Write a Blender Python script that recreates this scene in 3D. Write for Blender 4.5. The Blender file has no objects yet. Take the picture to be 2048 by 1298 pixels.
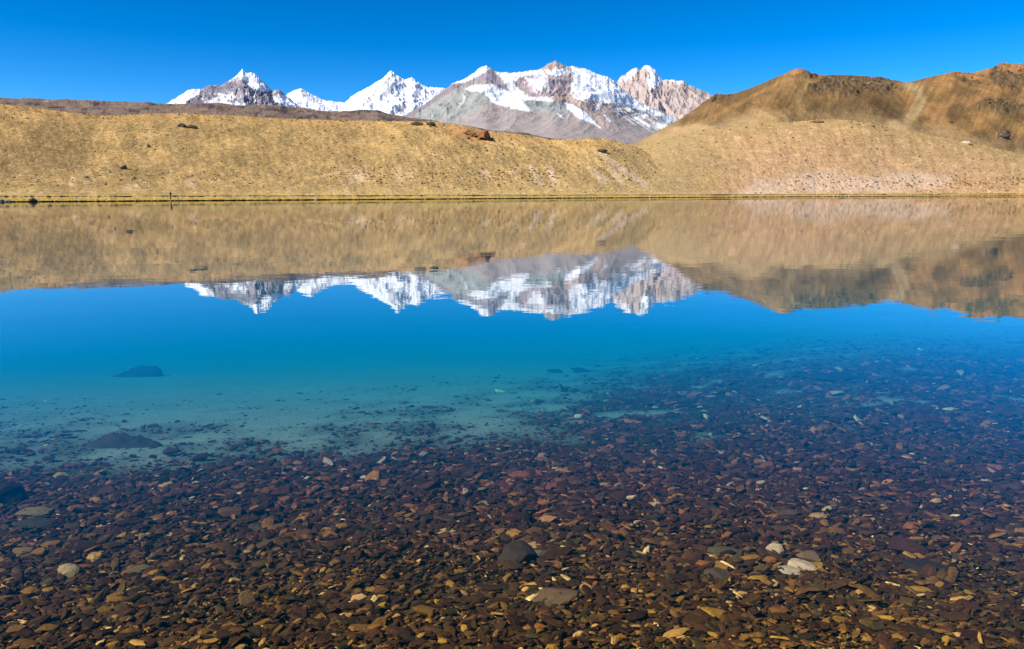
import bpy, math, random
import numpy as np
from mathutils import Matrix, Vector

random.seed(7)
rng = np.random.default_rng(11)
scene = bpy.context.scene
COL = scene.collection

# ------------------------------------------------------------------ camera
W, H, FPX = 2048.0, 1298.0, 1500.0
CAM_H = 1.4
PITCH = math.radians(9.85)
ROLL = math.radians(0.10)
cam_data = bpy.data.cameras.new('camera')
cam_data.sensor_width = 36.0
cam_data.lens = FPX / W * 36.0
cam_data.clip_start = 0.05
cam_data.clip_end = 60000.0
cam = bpy.data.objects.new('camera', cam_data)
COL.objects.link(cam)
Rm = Matrix.Rotation(math.radians(90) - PITCH, 3, 'X') @ Matrix.Rotation(-ROLL, 3, 'Z')
cam.matrix_world = Matrix.Translation((0, 0, CAM_H)) @ Rm.to_4x4()
scene.camera = cam

# ------------------------------------------------------------------ sky, sun, exposure
SUN_EL, SUN_AZ = 42.0, -118.0          # azimuth from +Y, clockwise positive
world = bpy.data.worlds.new('World')
scene.world = world
world.use_nodes = True
wn, wl = world.node_tree.nodes, world.node_tree.links
wn.clear()
sky = wn.new('ShaderNodeTexSky')
sky.sky_type = 'NISHITA'
sky.sun_disc = False
sky.sun_elevation = math.radians(SUN_EL)
sky.sun_rotation = math.radians(SUN_AZ % 360)
sky.altitude = 4300
sky.air_density = 1.0
sky.dust_density = 0.9
sky.ozone_density = 3.0
hs = wn.new('ShaderNodeHueSaturation')
hs.inputs['Hue'].default_value = 0.497
hs.inputs['Saturation'].default_value = 1.26
hs.inputs['Value'].default_value = 0.565
bg = wn.new('ShaderNodeBackground')
bg.inputs['Strength'].default_value = 0.15
wo = wn.new('ShaderNodeOutputWorld')
gam = wn.new('ShaderNodeGamma'); gam.inputs['Gamma'].default_value = 1.34
wl.new(sky.outputs[0], gam.inputs['Color'])
wl.new(gam.outputs[0], hs.inputs['Color'])
wl.new(hs.outputs[0], bg.inputs['Color'])
wl.new(bg.outputs[0], wo.inputs['Surface'])

sun_data = bpy.data.lights.new('sun', 'SUN')
sun_data.energy = 5.0
sun_data.angle = math.radians(0.53)
sun_data.color = (1.0, 0.93, 0.82)
sun = bpy.data.objects.new('sun', sun_data)
COL.objects.link(sun)
el, az = math.radians(SUN_EL), math.radians(SUN_AZ)
SUN_DIR = Vector((math.sin(az) * math.cos(el), math.cos(az) * math.cos(el), math.sin(el)))
sun.rotation_euler = SUN_DIR.to_track_quat('Z', 'Y').to_euler()
sun.location = (-40, 0, 60)

vs = scene.view_settings
vs.view_transform = 'Standard'
vs.look = 'None'
vs.gamma = 1.0
vs.use_curve_mapping = False
vs.exposure = 0.25
cy = scene.cycles
cy.use_denoising = True
cy.max_bounces = 10
cy.diffuse_bounces = 2
cy.glossy_bounces = 3
cy.transmission_bounces = 2
cy.transparent_max_bounces = 12
cy.volume_bounces = 3
cy.caustics_reflective = False
cy.caustics_refractive = False
cy.sample_clamp_indirect = 4.0

# ------------------------------------------------------------------ maths helpers
R3 = np.array(Rm)

def rays(px, py):
    px = np.asarray(px, float); py = np.asarray(py, float)
    d = np.stack([(px - W / 2) / FPX, -(py - H / 2) / FPX, -np.ones_like(px)], -1)
    d = d @ R3.T
    return d[..., 0] / d[..., 1], d[..., 2] / d[..., 1]     # u = x/y, e = z/y

def project(x, y, z):
    p = np.stack([np.asarray(x, float), np.asarray(y, float), np.asarray(z, float) - CAM_H], -1) @ R3
    k = -FPX / p[..., 2]
    return W / 2 + p[..., 0] * k, H / 2 - p[..., 1] * k

_perm = rng.permutation(4096)
_grad = rng.uniform(0, 2 * np.pi, 4096)
_gx, _gy = np.cos(_grad), np.sin(_grad)

def perlin(x, y, seed=0):
    xi = np.floor(x).astype(np.int64); yi = np.floor(y).astype(np.int64)
    xf, yf = x - xi, y - yi
    sx = xf * xf * xf * (xf * (xf * 6 - 15) + 10)
    sy = yf * yf * yf * (yf * (yf * 6 - 15) + 10)
    def g(ix, iy, fx, fy):
        h = _perm[(_perm[(ix + seed * 131) & 4095] + iy) & 4095]
        return _gx[h] * fx + _gy[h] * fy
    a = g(xi, yi, xf, yf); b = g(xi + 1, yi, xf - 1, yf)
    c = g(xi, yi + 1, xf, yf - 1); d = g(xi + 1, yi + 1, xf - 1, yf - 1)
    return ((a + (b - a) * sx) * (1 - sy) + (c + (d - c) * sx) * sy) * 1.5

def fbm(x, y, oct=5, seed=0, gain=0.5, lac=2.03):
    s = np.zeros_like(x, dtype=float); a = 1.0; n = 0.0
    for o in range(oct):
        s += a * perlin(x, y, seed + o * 7); n += a
        x = x * lac + 3.1; y = y * lac - 1.7; a *= gain
    return s / n

def ridged(x, y, oct=5, seed=0, gain=0.5, lac=2.1):
    s = np.zeros_like(x, dtype=float); a = 1.0; n = 0.0
    for o in range(oct):
        v = 1 - np.abs(perlin(x, y, seed + o * 11)) * 1.6
        s += a * v * v * np.sign(v); n += a
        x = x * lac + 1.3; y = y * lac + 5.2; a *= gain
    return s / n

def sstep(a, b, x):
    t = np.clip((x - a) / (b - a), 0, 1)
    return t * t * (3 - 2 * t)

def poly_sd(px, py, poly):
    """signed distance to a polygon, positive inside"""
    p = np.asarray(poly, float)
    d = np.full(px.shape, 1e9); inside = np.zeros(px.shape, bool)
    for i in range(len(p)):
        (ax, ay), (bx, by) = p[i - 1], p[i]
        ex, ey = bx - ax, by - ay
        t = np.clip(((px - ax) * ex + (py - ay) * ey) / (ex * ex + ey * ey + 1e-9), 0, 1)
        d = np.minimum(d, np.hypot(px - ax - t * ex, py - ay - t * ey))
        cond = ((ay > py) != (by > py)) & (px < ex * (py - ay) / (ey + 1e-12) + ax)
        inside ^= cond
    return np.where(inside, d, -d)

def line_d(px, py, pts):
    d = np.full(px.shape, 1e9)
    for (ax, ay), (bx, by) in zip(pts[:-1], pts[1:]):
        ex, ey = bx - ax, by - ay
        t = np.clip(((px - ax) * ex + (py - ay) * ey) / (ex * ex + ey * ey + 1e-9), 0, 1)
        d = np.minimum(d, np.hypot(px - ax - t * ex, py - ay - t * ey))
    return d

def mix(a, b, f):
    f = np.asarray(f)[..., None]
    return a * (1 - f) + np.asarray(b, float) * f

# ------------------------------------------------------------------ scene helpers
def tag(o, label=None, cat=None, group=None, kind=None):
    if label: o['label'] = label
    if cat: o['category'] = cat
    if group: o['group'] = group
    if kind: o['kind'] = kind
    return o

def mesh_from(name, verts, faces_flat, loop_n, mat, cols=None, smooth=True, parent=None):
    """verts (n,3); faces_flat vertex ids; loop_n corners of each face (array)"""
    me = bpy.data.meshes.new(name)
    verts = np.asarray(verts, np.float32); faces_flat = np.asarray(faces_flat, np.int32)
    loop_n = np.asarray(loop_n, np.int32)
    me.vertices.add(len(verts)); me.vertices.foreach_set('co', verts.ravel())
    me.loops.add(len(faces_flat)); me.loops.foreach_set('vertex_index', faces_flat)
    me.polygons.add(len(loop_n))
    starts = np.concatenate([[0], np.cumsum(loop_n)[:-1]]).astype(np.int32)
    me.polygons.foreach_set('loop_start', starts)
    me.polygons.foreach_set('use_smooth', np.full(len(loop_n), smooth))
    me.update(calc_edges=True)
    if cols is not None:
        at = me.attributes.new('col', 'FLOAT_COLOR', 'POINT')
        c4 = np.ones((len(verts), 4), np.float32); c4[:, :3] = cols
        at.data.foreach_set('color', c4.ravel())
    me.materials.append(mat)
    o = bpy.data.objects.new(name, me)
    COL.objects.link(o)
    if parent: o.parent = parent
    return o

def grid_faces(nr, nc):
    i = np.arange(nr - 1)[:, None] * nc + np.arange(nc - 1)[None]
    f = np.stack([i, i + 1, i + 1 + nc, i + nc], -1).reshape(-1)
    return f, np.full((nr - 1) * (nc - 1), 4)

def material(name):
    m = bpy.data.materials.new(name)
    m.use_nodes = True
    nt = m.node_tree
    b = nt.nodes['Principled BSDF']
    return m, nt.nodes, nt.links, b

def surf_mat(name, color=None, attr=None, rough=0.9, spec=0.2, scales=(), bump=None, objcol=False, stretch=(1, 1, 1)):
    """colour (constant, vertex attribute or object colour) varied by noise layers (scale, amount), plus bump (scale, strength, distance)"""
    m, N, L, b = material(name)
    b.inputs['Roughness'].default_value = rough
    b.inputs['Specular IOR Level'].default_value = spec
    tc = N.new('ShaderNodeTexCoord')
    mp = N.new('ShaderNodeMapping'); mp.inputs['Scale'].default_value = stretch
    L.new(tc.outputs['Object'], mp.inputs['Vector'])
    if attr:
        a = N.new('ShaderNodeAttribute'); a.attribute_name = attr; cur = a.outputs['Color']
    elif objcol:
        a = N.new('ShaderNodeObjectInfo'); cur = a.outputs['Color']
    else:
        a = N.new('ShaderNodeRGB'); a.outputs[0].default_value = (*color, 1); cur = a.outputs[0]
    for sc, am, tint in scales:
        nz = N.new('ShaderNodeTexNoise'); nz.inputs['Scale'].default_value = sc
        nz.inputs['Detail'].default_value = 5; nz.inputs['Roughness'].default_value = 0.62
        L.new(mp.outputs[0], nz.inputs['Vector'])
        rp = N.new('ShaderNodeMapRange')
        rp.inputs['From Min'].default_value = 0.3; rp.inputs['From Max'].default_value = 0.7
        rp.inputs['To Min'].default_value = 1 - am; rp.inputs['To Max'].default_value = 1 + am
        rp.clamp = False
        L.new(nz.outputs['Fac'], rp.inputs['Value'])
        mx = N.new('ShaderNodeVectorMath'); mx.operation = 'SCALE'
        L.new(cur, mx.inputs[0]); L.new(rp.outputs[0], mx.inputs['Scale'])
        cur = mx.outputs[0]
        if tint:
            mr = N.new('ShaderNodeMapRange'); mr.inputs['From Min'].default_value = 0.5; mr.inputs['From Max'].default_value = 0.68
            mr.inputs['To Max'].default_value = tint[3]
            nz2 = N.new('ShaderNodeTexNoise'); nz2.inputs['Scale'].default_value = sc * 0.37; nz2.inputs['Detail'].default_value = 4
            L.new(mp.outputs[0], nz2.inputs['Vector']); L.new(nz2.outputs['Fac'], mr.inputs['Value'])
            mc = N.new('ShaderNodeMix'); mc.data_type = 'RGBA'
            L.new(mr.outputs[0], mc.inputs['Factor']); L.new(cur, mc.inputs[6]); mc.inputs[7].default_value = (*tint[:3], 1)
            cur = mc.outputs[2]
    L.new(cur, b.inputs['Base Color'])
    if bump:
        nz = N.new('ShaderNodeTexNoise'); nz.inputs['Scale'].default_value = bump[0]; nz.inputs['Detail'].default_value = 6
        nz.inputs['Roughness'].default_value = 0.65
        L.new(mp.outputs[0], nz.inputs['Vector'])
        bp = N.new('ShaderNodeBump'); bp.inputs['Strength'].default_value = bump[1]; bp.inputs['Distance'].default_value = bump[2]
        L.new(nz.outputs['Fac'], bp.inputs['Height']); L.new(bp.outputs[0], b.inputs['Normal'])
    return m

# ------------------------------------------------------------------ terrain builder
def shore_y(px):
    """depth of the far waterline for each picture column"""
    xs = [-260, 0, 340, 700, 1000, 1300, 1640, 2048, 2300]
    ys = [405.5, 404, 401.8, 399.4, 397.2, 395.2, 393.2, 391.4, 391.0]
    u, e = rays(px, np.interp(px, xs, ys))
    return u, -CAM_H / np.minimum(e, -0.0016)

class Ridge:
    """a sheet of land between a front line and a crest whose skyline has a given height for each column"""
    def __init__(s, sil, px0, px1, ncol, nrow, y0, yc, z0, g, noise, back=0.3, jag=0.0, jag_scale=8.0, nback=14, seed=0):
        pxs = np.linspace(px0, px1, ncol)
        sy = np.interp(pxs, [p[0] for p in sil], [p[1] for p in sil])
        u, e = rays(pxs, sy)
        ej = e
        if jag: ej = rays(pxs, sy + jag * fbm(pxs / jag_scale, pxs * 0 + 7.7, 4, seed + 50, 0.6))[1]
        ker = np.hanning(25); ker /= ker.sum()
        e = np.convolve(np.pad(e, 12, mode='edge'), ker, 'valid')
        Y0 = y0(pxs) if callable(y0) else np.full(ncol, y0, float)
        YC = yc(pxs) if callable(yc) else np.full(ncol, yc, float)
        Z0 = z0(pxs, Y0) if callable(z0) else np.full(ncol, z0, float)
        t = np.concatenate([np.linspace(0, 1, nrow), 1 + np.linspace(0, back, nback)[1:]])[:, None]
        y = Y0 + (YC - Y0) * t
        zc = CAM_H + e * YC
        gt = np.where(t <= 1, g(np.minimum(t, 1)), 1 - 1.6 * np.maximum(t - 1, 0) ** 1.4)
        z = Z0 + (zc - Z0) * gt
        X = u * y
        z = z + noise(X, y, t, zc - Z0)
        z = np.where(t <= 0, Z0, z)
        front = t[:, 0] <= 1.0001
        for _ in range(9):
            el = (z - CAM_H) / y
            k_i = np.argmax(el[front], 0); c = np.arange(ncol)
            zt = CAM_H + ej * y[k_i, c]
            den = z[k_i, c] - Z0
            k = np.where(np.abs(den) > 0.05, (zt - Z0) / np.where(np.abs(den) > 0.05, den, 1), 1)
            z = Z0 + (z - Z0) * (1 + (np.clip(k, 0.02, 3) - 1) * np.minimum(t / np.maximum(t[k_i, 0], .05), 1) ** 4)
        s.u, s.y, s.z, s.X, s.t, s.nf = u, y, z, X, t, nrow
        s.px, s.py = project(X, y, z)
        s.pxs = pxs
    def build(s, name, mat, cols, label, cat=None):
        nr, nc = s.y.shape
        v = np.stack([s.X, s.y, s.z], -1).reshape(-1, 3)
        f, n = grid_faces(nr, nc)
        o = mesh_from(name, v, f, n, mat, cols.reshape(-1, 3))
        tag(o, label, cat or name, kind='structure')
        s.obj = o
        return o
    def at(s, px, py):
        """first surface point seen at a picture position"""
        u, e = rays(px, py)
        c = float(np.interp(u, s.u, np.arange(len(s.u)))); i = int(min(c, len(s.u) - 2)); f = c - i
        y = s.y[:, i] * (1 - f) + s.y[:, i + 1] * f; z = s.z[:, i] * (1 - f) + s.z[:, i + 1] * f
        el = (z - CAM_H) / y
        k = np.argmax(el[:s.nf] >= e) if (el[:s.nf] >= e).any() else int(np.argmax(el[:s.nf]))
        return Vector((u * y[k], y[k], z[k]))
    def many(s, n, weight):
        """random surface points with a weight function of picture position"""
        nr, nc = s.nf, len(s.u)
        w = np.maximum(weight(s.px[:nr], s.py[:nr]), 0)
        area = np.gradient(s.y[:nr], axis=0) * np.gradient(s.X[:nr], axis=1)
        w = (w * np.abs(area)).ravel(); w /= w.sum()
        i = rng.choice(nr * nc, n, p=w)
        r, c = i // nc, i % nc
        r = np.clip(r, 0, nr - 2); c = np.clip(c, 0, nc - 2)
        a, b = rng.random(n), rng.random(n)
        def bl(A): return (A[r, c] * (1 - a) + A[r + 1, c] * a) * (1 - b) + (A[r, c + 1] * (1 - a) + A[r + 1, c + 1] * a) * b
        return np.stack([bl(s.X), bl(s.y), bl(s.z)], -1)

def z12(pts, ox, oy, k): return [(x / k + ox, y / k + oy) for x, y in pts]

# ground sheet below everything, out to the horizon
gm = surf_mat('dry_ground', (0.30, 0.22, 0.13), scales=[(0.02, 0.2, None)])
gv = [(-40000, -3000, -12), (40000, -3000, -12), (40000, 45000, -12), (-40000, 45000, -12)]
tag(mesh_from('ground', gv, [0, 1, 2, 3], [4], gm, smooth=False), 'dry valley ground under the lake and hills', 'ground', kind='structure')

# ------------------------------------------------------------------ snow mountains
rock_mat = surf_mat('mountain_rock', attr='col', rough=0.85, spec=0.1, scales=[(0.006, 0.10, None), (0.03, 0.10, None)], bump=(0.012, 0.6, 25.0))
SNOW = np.array((0.86, 0.88, 0.92))

def mtn_noise(lam, amp, seed, aniso=2.6, pw=0.5):
    def f(X, y, t, dz):
        w = fbm(X / (lam * 2.2), y / (lam * 2.2), 3, seed + 3) * lam * 0.5
        n = ridged((X + w) / lam, (y + w) / (lam * aniso), 6, seed, 0.52)
        n2 = ridged((X - w) / (lam * 0.35), (y) / (lam * 0.9), 4, seed + 40, 0.55)
        env = np.clip(t, 0, 1) ** 0.6 * np.clip(1.02 - np.minimum(t, 1), 0, 1) ** pw
        return amp * dz * (n - 0.45 + 0.35 * (n2 - 0.45)) * env
    return f

def slope_facing(R):
    """surface normal of a ridge sheet"""
    dzr, dzc = np.gradient(R.z, axis=0), np.gradient(R.z, axis=1)
    dyr, dyc = np.gradient(R.y, axis=0), np.gradient(R.y, axis=1)
    dxr, dxc = np.gradient(R.X, axis=0), np.gradient(R.X, axis=1)
    n = np.cross(np.stack([dxc, dyc, dzc], -1), np.stack([dxr, dyr, dzr], -1))
    return n / np.linalg.norm(n, axis=-1, keepdims=True)

def zbase(pyb):
    def f(pxs, Y0):
        u, e = rays(pxs, np.full_like(pxs, pyb))
        return CAM_H + e * Y0
    return f

Z1 = (300, 100, 3.413); Z2 = (800, 100, 3.103)
lin = lambda t: t ** 1.15

# left peak with dark rock faces
sil = [(310, 222)] + z12([(110, 365), (170, 330), (260, 275), (300, 262), (350, 270), (400, 240), (490, 235), (560, 195), (600, 165), (630, 128), (648, 150), (670, 158), (710, 155), (760, 205), (830, 275), (880, 270), (930, 310), (1020, 385), (1060, 415)], *Z1)
M1 = Ridge(sil, 312, 612, 340, 104, 9000, 11500, zbase(250), lin, mtn_noise(440, 0.36, 2), jag=3.2, jag_scale=9, seed=3)
px, py = M1.px, M1.py
nz = fbm(px / 7, py / 5, 5, 9, 0.6); n2 = fbm(px / 18, py / 14, 3, 19)
nrm = slope_facing(M1)
rock = mix(np.ones(px.shape + (3,)) * np.array((0.20, 0.19, 0.235)), (0.32, 0.28, 0.29), sstep(-.25, .35, n2))
sn = 0.5 * sstep(.27, .42, nz + 0.4 * n2 + 0.5 * (nrm[..., 2] - 0.72))
top = poly_sd(px, py, z12([(540, 215), (600, 160), (630, 120), (710, 150), (835, 285), (780, 285), (700, 265), (650, 215), (600, 185)], *Z1))
tail = poly_sd(px, py, z12([(100, 370), (260, 270), (350, 262), (330, 300), (230, 370)], *Z1))
low = poly_sd(px, py, z12([(830, 345), (870, 300), (930, 310), (1030, 395), (960, 400)], *Z1))
lowl = poly_sd(px, py, z12([(480, 300), (560, 290), (600, 330), (540, 350), (680, 360), (640, 385), (340, 380)], *Z1))
sn = np.maximum(sn * 1.7, sstep(-1.5, 2.5, top + nz * 6))
sn = np.maximum(sn, sstep(-1, 2, tail + nz * 9)); sn = np.maximum(sn, sstep(-1, 2, low + nz * 8)); sn = np.maximum(sn, 0.85 * sstep(-1, 3, lowl + nz * 14))
M1.build('mountain', rock_mat, mix(rock, SNOW, np.clip(sn, 0, 1)), 'grey rocky peak with white snow cap, farthest left of the snow peaks', 'mountain')

# small white dome between the two sharp peaks
sil = [(560, 205)] + z12([(940, 300), (980, 275), (1030, 260), (1060, 275), (1100, 300), (1150, 325), (1200, 345), (1330, 360)], *Z1) + [(720, 212)]
M2 = Ridge(sil, 560, 722, 220, 80, 12500, 14500, zbase(245), lin, mtn_noise(420, 0.34, 22), jag=2.2, jag_scale=9, seed=23)
px, py = M2.px, M2.py
nz = fbm(px / 6, py / 9, 5, 29, 0.6)
rock = np.ones(px.shape + (3,)) * np.array((0.36, 0.38, 0.44))
M2.build('mountain', rock_mat, mix(rock, SNOW, 1 - 0.75 * sstep(.12, .42, nz)), 'small rounded white snow dome between two sharp snow peaks', 'mountain')

# sharp white peak
sil = [(672, 225)] + z12([(1300, 385), (1330, 360), (1380, 310), (1500, 250), (1590, 190), (1620, 160), (1645, 138), (1665, 155), (1700, 178), (1740, 205), (1790, 186), (1850, 232), (1900, 255), (1960, 255), (2010, 262)], *Z1) + [(920, 190), (960, 215)]
M3 = Ridge(sil, 672, 960, 330, 98, 11000, 13500, zbase(250), lin, mtn_noise(460, 0.34, 42), jag=3.0, jag_scale=9, seed=43)
px, py = M3.px, M3.py
nz = fbm(px / 6, py / 9, 5, 49, 0.62); nrm = slope_facing(M3)
rk = poly_sd(px, py, z12([(1600, 200), (1640, 160), (1650, 300), (1560, 330)], *Z1))
dk = poly_sd(px, py, z12([(1630, 440), (1760, 350), (1740, 440)], *Z1))
rock = np.ones(px.shape + (3,)) * np.array((0.34, 0.33, 0.38))
f = 0.9 * sstep(.1, .32, nz + 0.9 * (0.66 - nrm[..., 2])) + 0.6 * sstep(-3, 4, rk + nz * 12) + 0.7 * sstep(-3, 4, dk + nz * 8)
M3.build('mountain', rock_mat, mix(np.ones(px.shape + (3,)) * SNOW, rock[0, 0], np.clip(f, 0, 1)), 'steep white pointed snow peak, second sharp peak from the left', 'mountain')

# pink rock peak on the right
sil = [(1180, 215), (1215, 190)] + z12([(1330, 220), (1370, 165), (1400, 150), (1440, 118), (1470, 108), (1488, 132), (1510, 100), (1550, 94), (1590, 130), (1610, 160), (1630, 185), (1690, 183), (1760, 195), (1820, 228), (1900, 260), (1950, 285)], *Z2) + [(1450, 205), (1500, 232)]
M5 = Ridge(sil, 1180, 1500, 360, 112, 10000, 12500, zbase(275), lin, mtn_noise(420, 0.30, 62, 2.2), jag=4.5, jag_scale=8, seed=63)
px, py = M5.px, M5.py
nz = fbm(px / 6, py / 10, 5, 69, 0.6)
rock = mix(np.ones(px.shape + (3,)) * np.array((0.44, 0.34, 0.31)), (0.54, 0.44, 0.39), sstep(-.3, .3, fbm(px / 16, py / 22, 4, 70)))
rock = mix(rock, (0.24, 0.21, 0.24), 0.7 * sstep(.18, .4, fbm(px / 3.5, py / 12, 4, 72)))
sp = poly_sd(px, py, z12([(1505, 100), (1560, 85), (1640, 190), (1590, 235), (1545, 245), (1525, 190), (1540, 150)], *Z2))
sl = poly_sd(px, py, z12([(1360, 190), (1440, 115), (1480, 105), (1470, 150), (1400, 190)], *Z2))
sr = poly_sd(px, py, z12([(1640, 185), (1760, 190), (1740, 215), (1700, 200)], *Z2))
sn = np.maximum(sstep(-1, 2, sp + nz * 6), 0.8 * sstep(-2, 3, sl + nz * 12)); sn = np.maximum(sn, sstep(-1, 2, sr + nz * 5))
sn = np.maximum(sn, 0.5 * sstep(.36, .48, nz))
M5.build('mountain', rock_mat, mix(rock, SNOW, np.clip(sn, 0, 1)), 'pink rock mountain with one snowy summit face behind the brown hill', 'mountain')

# broad main massif
sil = [(770, 250)] + z12([(20, 410), (130, 350), (270, 250), (330, 205), (420, 170), (490, 115), (535, 93), (580, 125), (620, 140), (720, 140), (870, 120), (930, 80), (970, 66), (1030, 100), (1100, 105), (1170, 120), (1220, 150), (1290, 165), (1330, 190), (1350, 212), (1440, 290), (1500, 330), (1600, 375), (1740, 440)], *Z2) + [(1450, 290)]
def main_noise(X, y, t, dz):
    env = np.clip(t, 0, 1) ** 0.6 * np.clip(1.02 - np.minimum(t, 1), 0, 1) ** 0.5
    up = sstep(0.35, 0.75, t)
    w = fbm(X / 1500, y / 1500, 3, 83) * 300
    sl = (X + w) - 0.5 * (y - 7500)
    n = ridged(sl / 700, y / 2600, 5, 80, 0.5)
    n2 = ridged((X + w) / 260, y / 520, 5, 86, 0.55)
    return dz * env * ((0.10 + 0.22 * up) * (n - 0.45) + (0.010 + 0.10 * up) * (n2 - 0.45))
M4 = Ridge(sil, 770, 1450, 720, 180, 5600, 9000, zbase(318), lin, main_noise, jag=3.4, jag_scale=9, seed=90)
px, py = M4.px, M4.py
nz = fbm(px / 7, py / 6, 5, 99, 0.6); nb = fbm(px / 30, py / 20, 4, 97)
nst = fbm((px - 1.6 * py) / 5, (py + 0.5 * px) / 30, 4, 95)            # streaks running down to the right
rock = np.ones(px.shape + (3,)) * np.array((0.36, 0.305, 0.285))
green = poly_sd(px, py, z12([(20, 430), (150, 350), (300, 270), (420, 230), (560, 240), (600, 300), (520, 340), (330, 440), (300, 450)], *Z2))
rock = mix(rock, (0.335, 0.345, 0.315), sstep(-8, 8, green + nb * 12))
cir = poly_sd(px, py, z12([(740, 320), (880, 312), (1010, 330), (1080, 410), (980, 390), (840, 380)], *Z2))
rock = mix(rock, (0.31, 0.335, 0.315), sstep(-4, 5, cir + nb * 6))
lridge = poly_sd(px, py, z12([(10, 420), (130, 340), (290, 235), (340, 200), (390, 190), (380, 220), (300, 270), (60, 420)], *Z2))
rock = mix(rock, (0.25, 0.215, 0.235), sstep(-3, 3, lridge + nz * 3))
tan = poly_sd(px, py, z12([(940, 300), (1000, 270), (1060, 250), (1100, 290), (1220, 335), (1210, 370), (1330, 500), (1250, 470), (1150, 350), (1030, 320)], *Z2))
rock = mix(rock, (0.50, 0.36, 0.30), 0.85 * sstep(-4, 4, tan + nz * 6))
tan2 = poly_sd(px, py, z12([(1180, 350), (1260, 380), (1480, 560), (1380, 540)], *Z2))
rock = mix(rock, (0.45, 0.36, 0.33), 0.6 * sstep(-6, 6, tan2 + nb * 8))
crag = poly_sd(px, py, z12([(725, 165), (860, 150), (960, 170), (1060, 150), (1060, 240), (930, 285), (820, 270), (740, 215)], *Z2))
rock = mix(rock, mix(np.ones(px.shape + (3,)) * np.array((0.50, 0.40, 0.37)), (0.33, 0.24, 0.29), sstep(-.1, .3, fbm(px / 8, py / 14, 4, 93))), sstep(-3, 3, crag + nz * 5))
rock = mix(rock, (0.42, 0.30, 0.25), 0.8 * sstep(-2, 2, poly_sd(px, py, z12([(880, 118), (930, 80), (970, 80), (960, 110), (900, 125)], *Z2)) + nz * 3))
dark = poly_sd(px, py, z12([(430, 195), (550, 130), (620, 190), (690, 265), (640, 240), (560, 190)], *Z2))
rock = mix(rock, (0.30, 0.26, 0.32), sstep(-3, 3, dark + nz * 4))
rock = mix(rock, (0.25, 0.245, 0.255), 0.6 * sstep(.1, .35, fbm(px / 13, py / 9, 4, 91)) * sstep(-6, 2, green))
snow = np.zeros(px.shape)
def add(poly, jitter, soft=2.0, k=1.0, n=None):
    global snow
    snow = np.maximum(snow, k * sstep(-soft, soft, poly_sd(px, py, z12(poly, *Z2)) + (nz if n is None else n) * jitter))
add([(325, 208), (420, 165), (490, 112), (535, 88), (560, 110), (545, 128), (470, 170), (400, 200)], 2.5)
add([(590, 130), (620, 138), (720, 138), (880, 118), (905, 150), (790, 160), (735, 165), (715, 200), (740, 250), (800, 290), (945, 290), (945, 318), (760, 310), (770, 330), (830, 382), (760, 376), (650, 352), (560, 320), (525, 265), (410, 248), (430, 222), (560, 212), (650, 245), (690, 262), (640, 190)], 6)
add([(900, 130), (1030, 110), (1060, 140), (1010, 165), (950, 165)], 12, 3, 0.9)
add([(780, 170), (900, 165), (930, 240), (850, 260), (800, 230)], 22, 4, 0.75)
add([(1060, 105), (1180, 112), (1300, 165), (1345, 215), (1480, 315), (1740, 436), (1700, 452), (1560, 400), (1470, 372), (1340, 330), (1230, 322), (1100, 308), (1050, 240), (1080, 170)], 12, 2.5, 1.0, nst * 1.0 + nz * .6)
add([(1022, 325), (1062, 335), (1150, 385), (1245, 485), (1190, 455), (1100, 418), (1035, 360)], 3, 1.5)
add([(1205, 340), (1235, 340), (1240, 370), (1215, 372)], 3, 1.5)
add([(970, 392), (985, 392), (1020, 425), (1008, 428)], 2, 1.2)
add([(1260, 402), (1275, 402), (1310, 445), (1298, 448)], 2, 1.2, .8)
st = poly_sd(px, py, z12([(1330, 330), (1480, 350), (1720, 445), (1640, 500), (1480, 470), (1350, 400)], *Z2))
snow = np.maximum(snow, 0.95 * sstep(.0, .16, nst + 0.05) * sstep(-3, 4, st))
st2 = poly_sd(px, py, z12([(1400, 400), (1620, 480), (1600, 520), (1500, 490)], *Z2))
snow = np.maximum(snow, 0.7 * sstep(.1, .25, nst) * sstep(-3, 4, st2))
fl = poly_sd(px, py, z12([(340, 350), (400, 250), (430, 250), (390, 330), (360, 362)], *Z2))
snow = np.maximum(snow, 0.9 * sstep(.05, .2, nz) * sstep(-2, 2, fl))
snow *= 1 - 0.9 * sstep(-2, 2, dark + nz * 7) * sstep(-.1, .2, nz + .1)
snow *= 1 - 0.35 * sstep(.15, .35, fbm((px - py) / 5, (py + px) / 14, 4, 88)) * (py > 125)
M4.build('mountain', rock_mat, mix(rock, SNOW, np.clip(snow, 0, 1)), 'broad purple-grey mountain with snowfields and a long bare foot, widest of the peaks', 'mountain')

# ------------------------------------------------------------------ brown ridge in the middle distance
mid_mat = surf_mat('brown_ridge_rock', attr='col', rough=0.95, spec=0.05, scales=[(0.05, 0.25, None), (0.3, 0.2, None)], bump=(0.15, 0.9, 4.0))
sil = [(-260, 190), (0, 195.6), (137, 199), (342, 207), (376, 208), (403, 207), (432, 205.5), (473, 210), (487, 211), (528, 208.5), (549, 210), (578, 214), (611, 216), (646, 221.6), (681, 223), (716, 219.5), (757, 220), (783, 229), (821, 235), (857, 239), (920, 250), (987, 261), (1038, 264), (1090, 274), (1150, 285), (1250, 300)]
def mid_noise(X, y, t, dz):
    env = np.clip(t, 0, 1) * np.clip(1.04 - np.minimum(t, 1), 0, 1) ** 0.5
    w = fbm(X / 260, y / 120, 3, 118) * 90
    n = fbm((X + w) / 150, (y + w) / 55, 6, 120, 0.55)
    return dz * 0.34 * n * env
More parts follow.
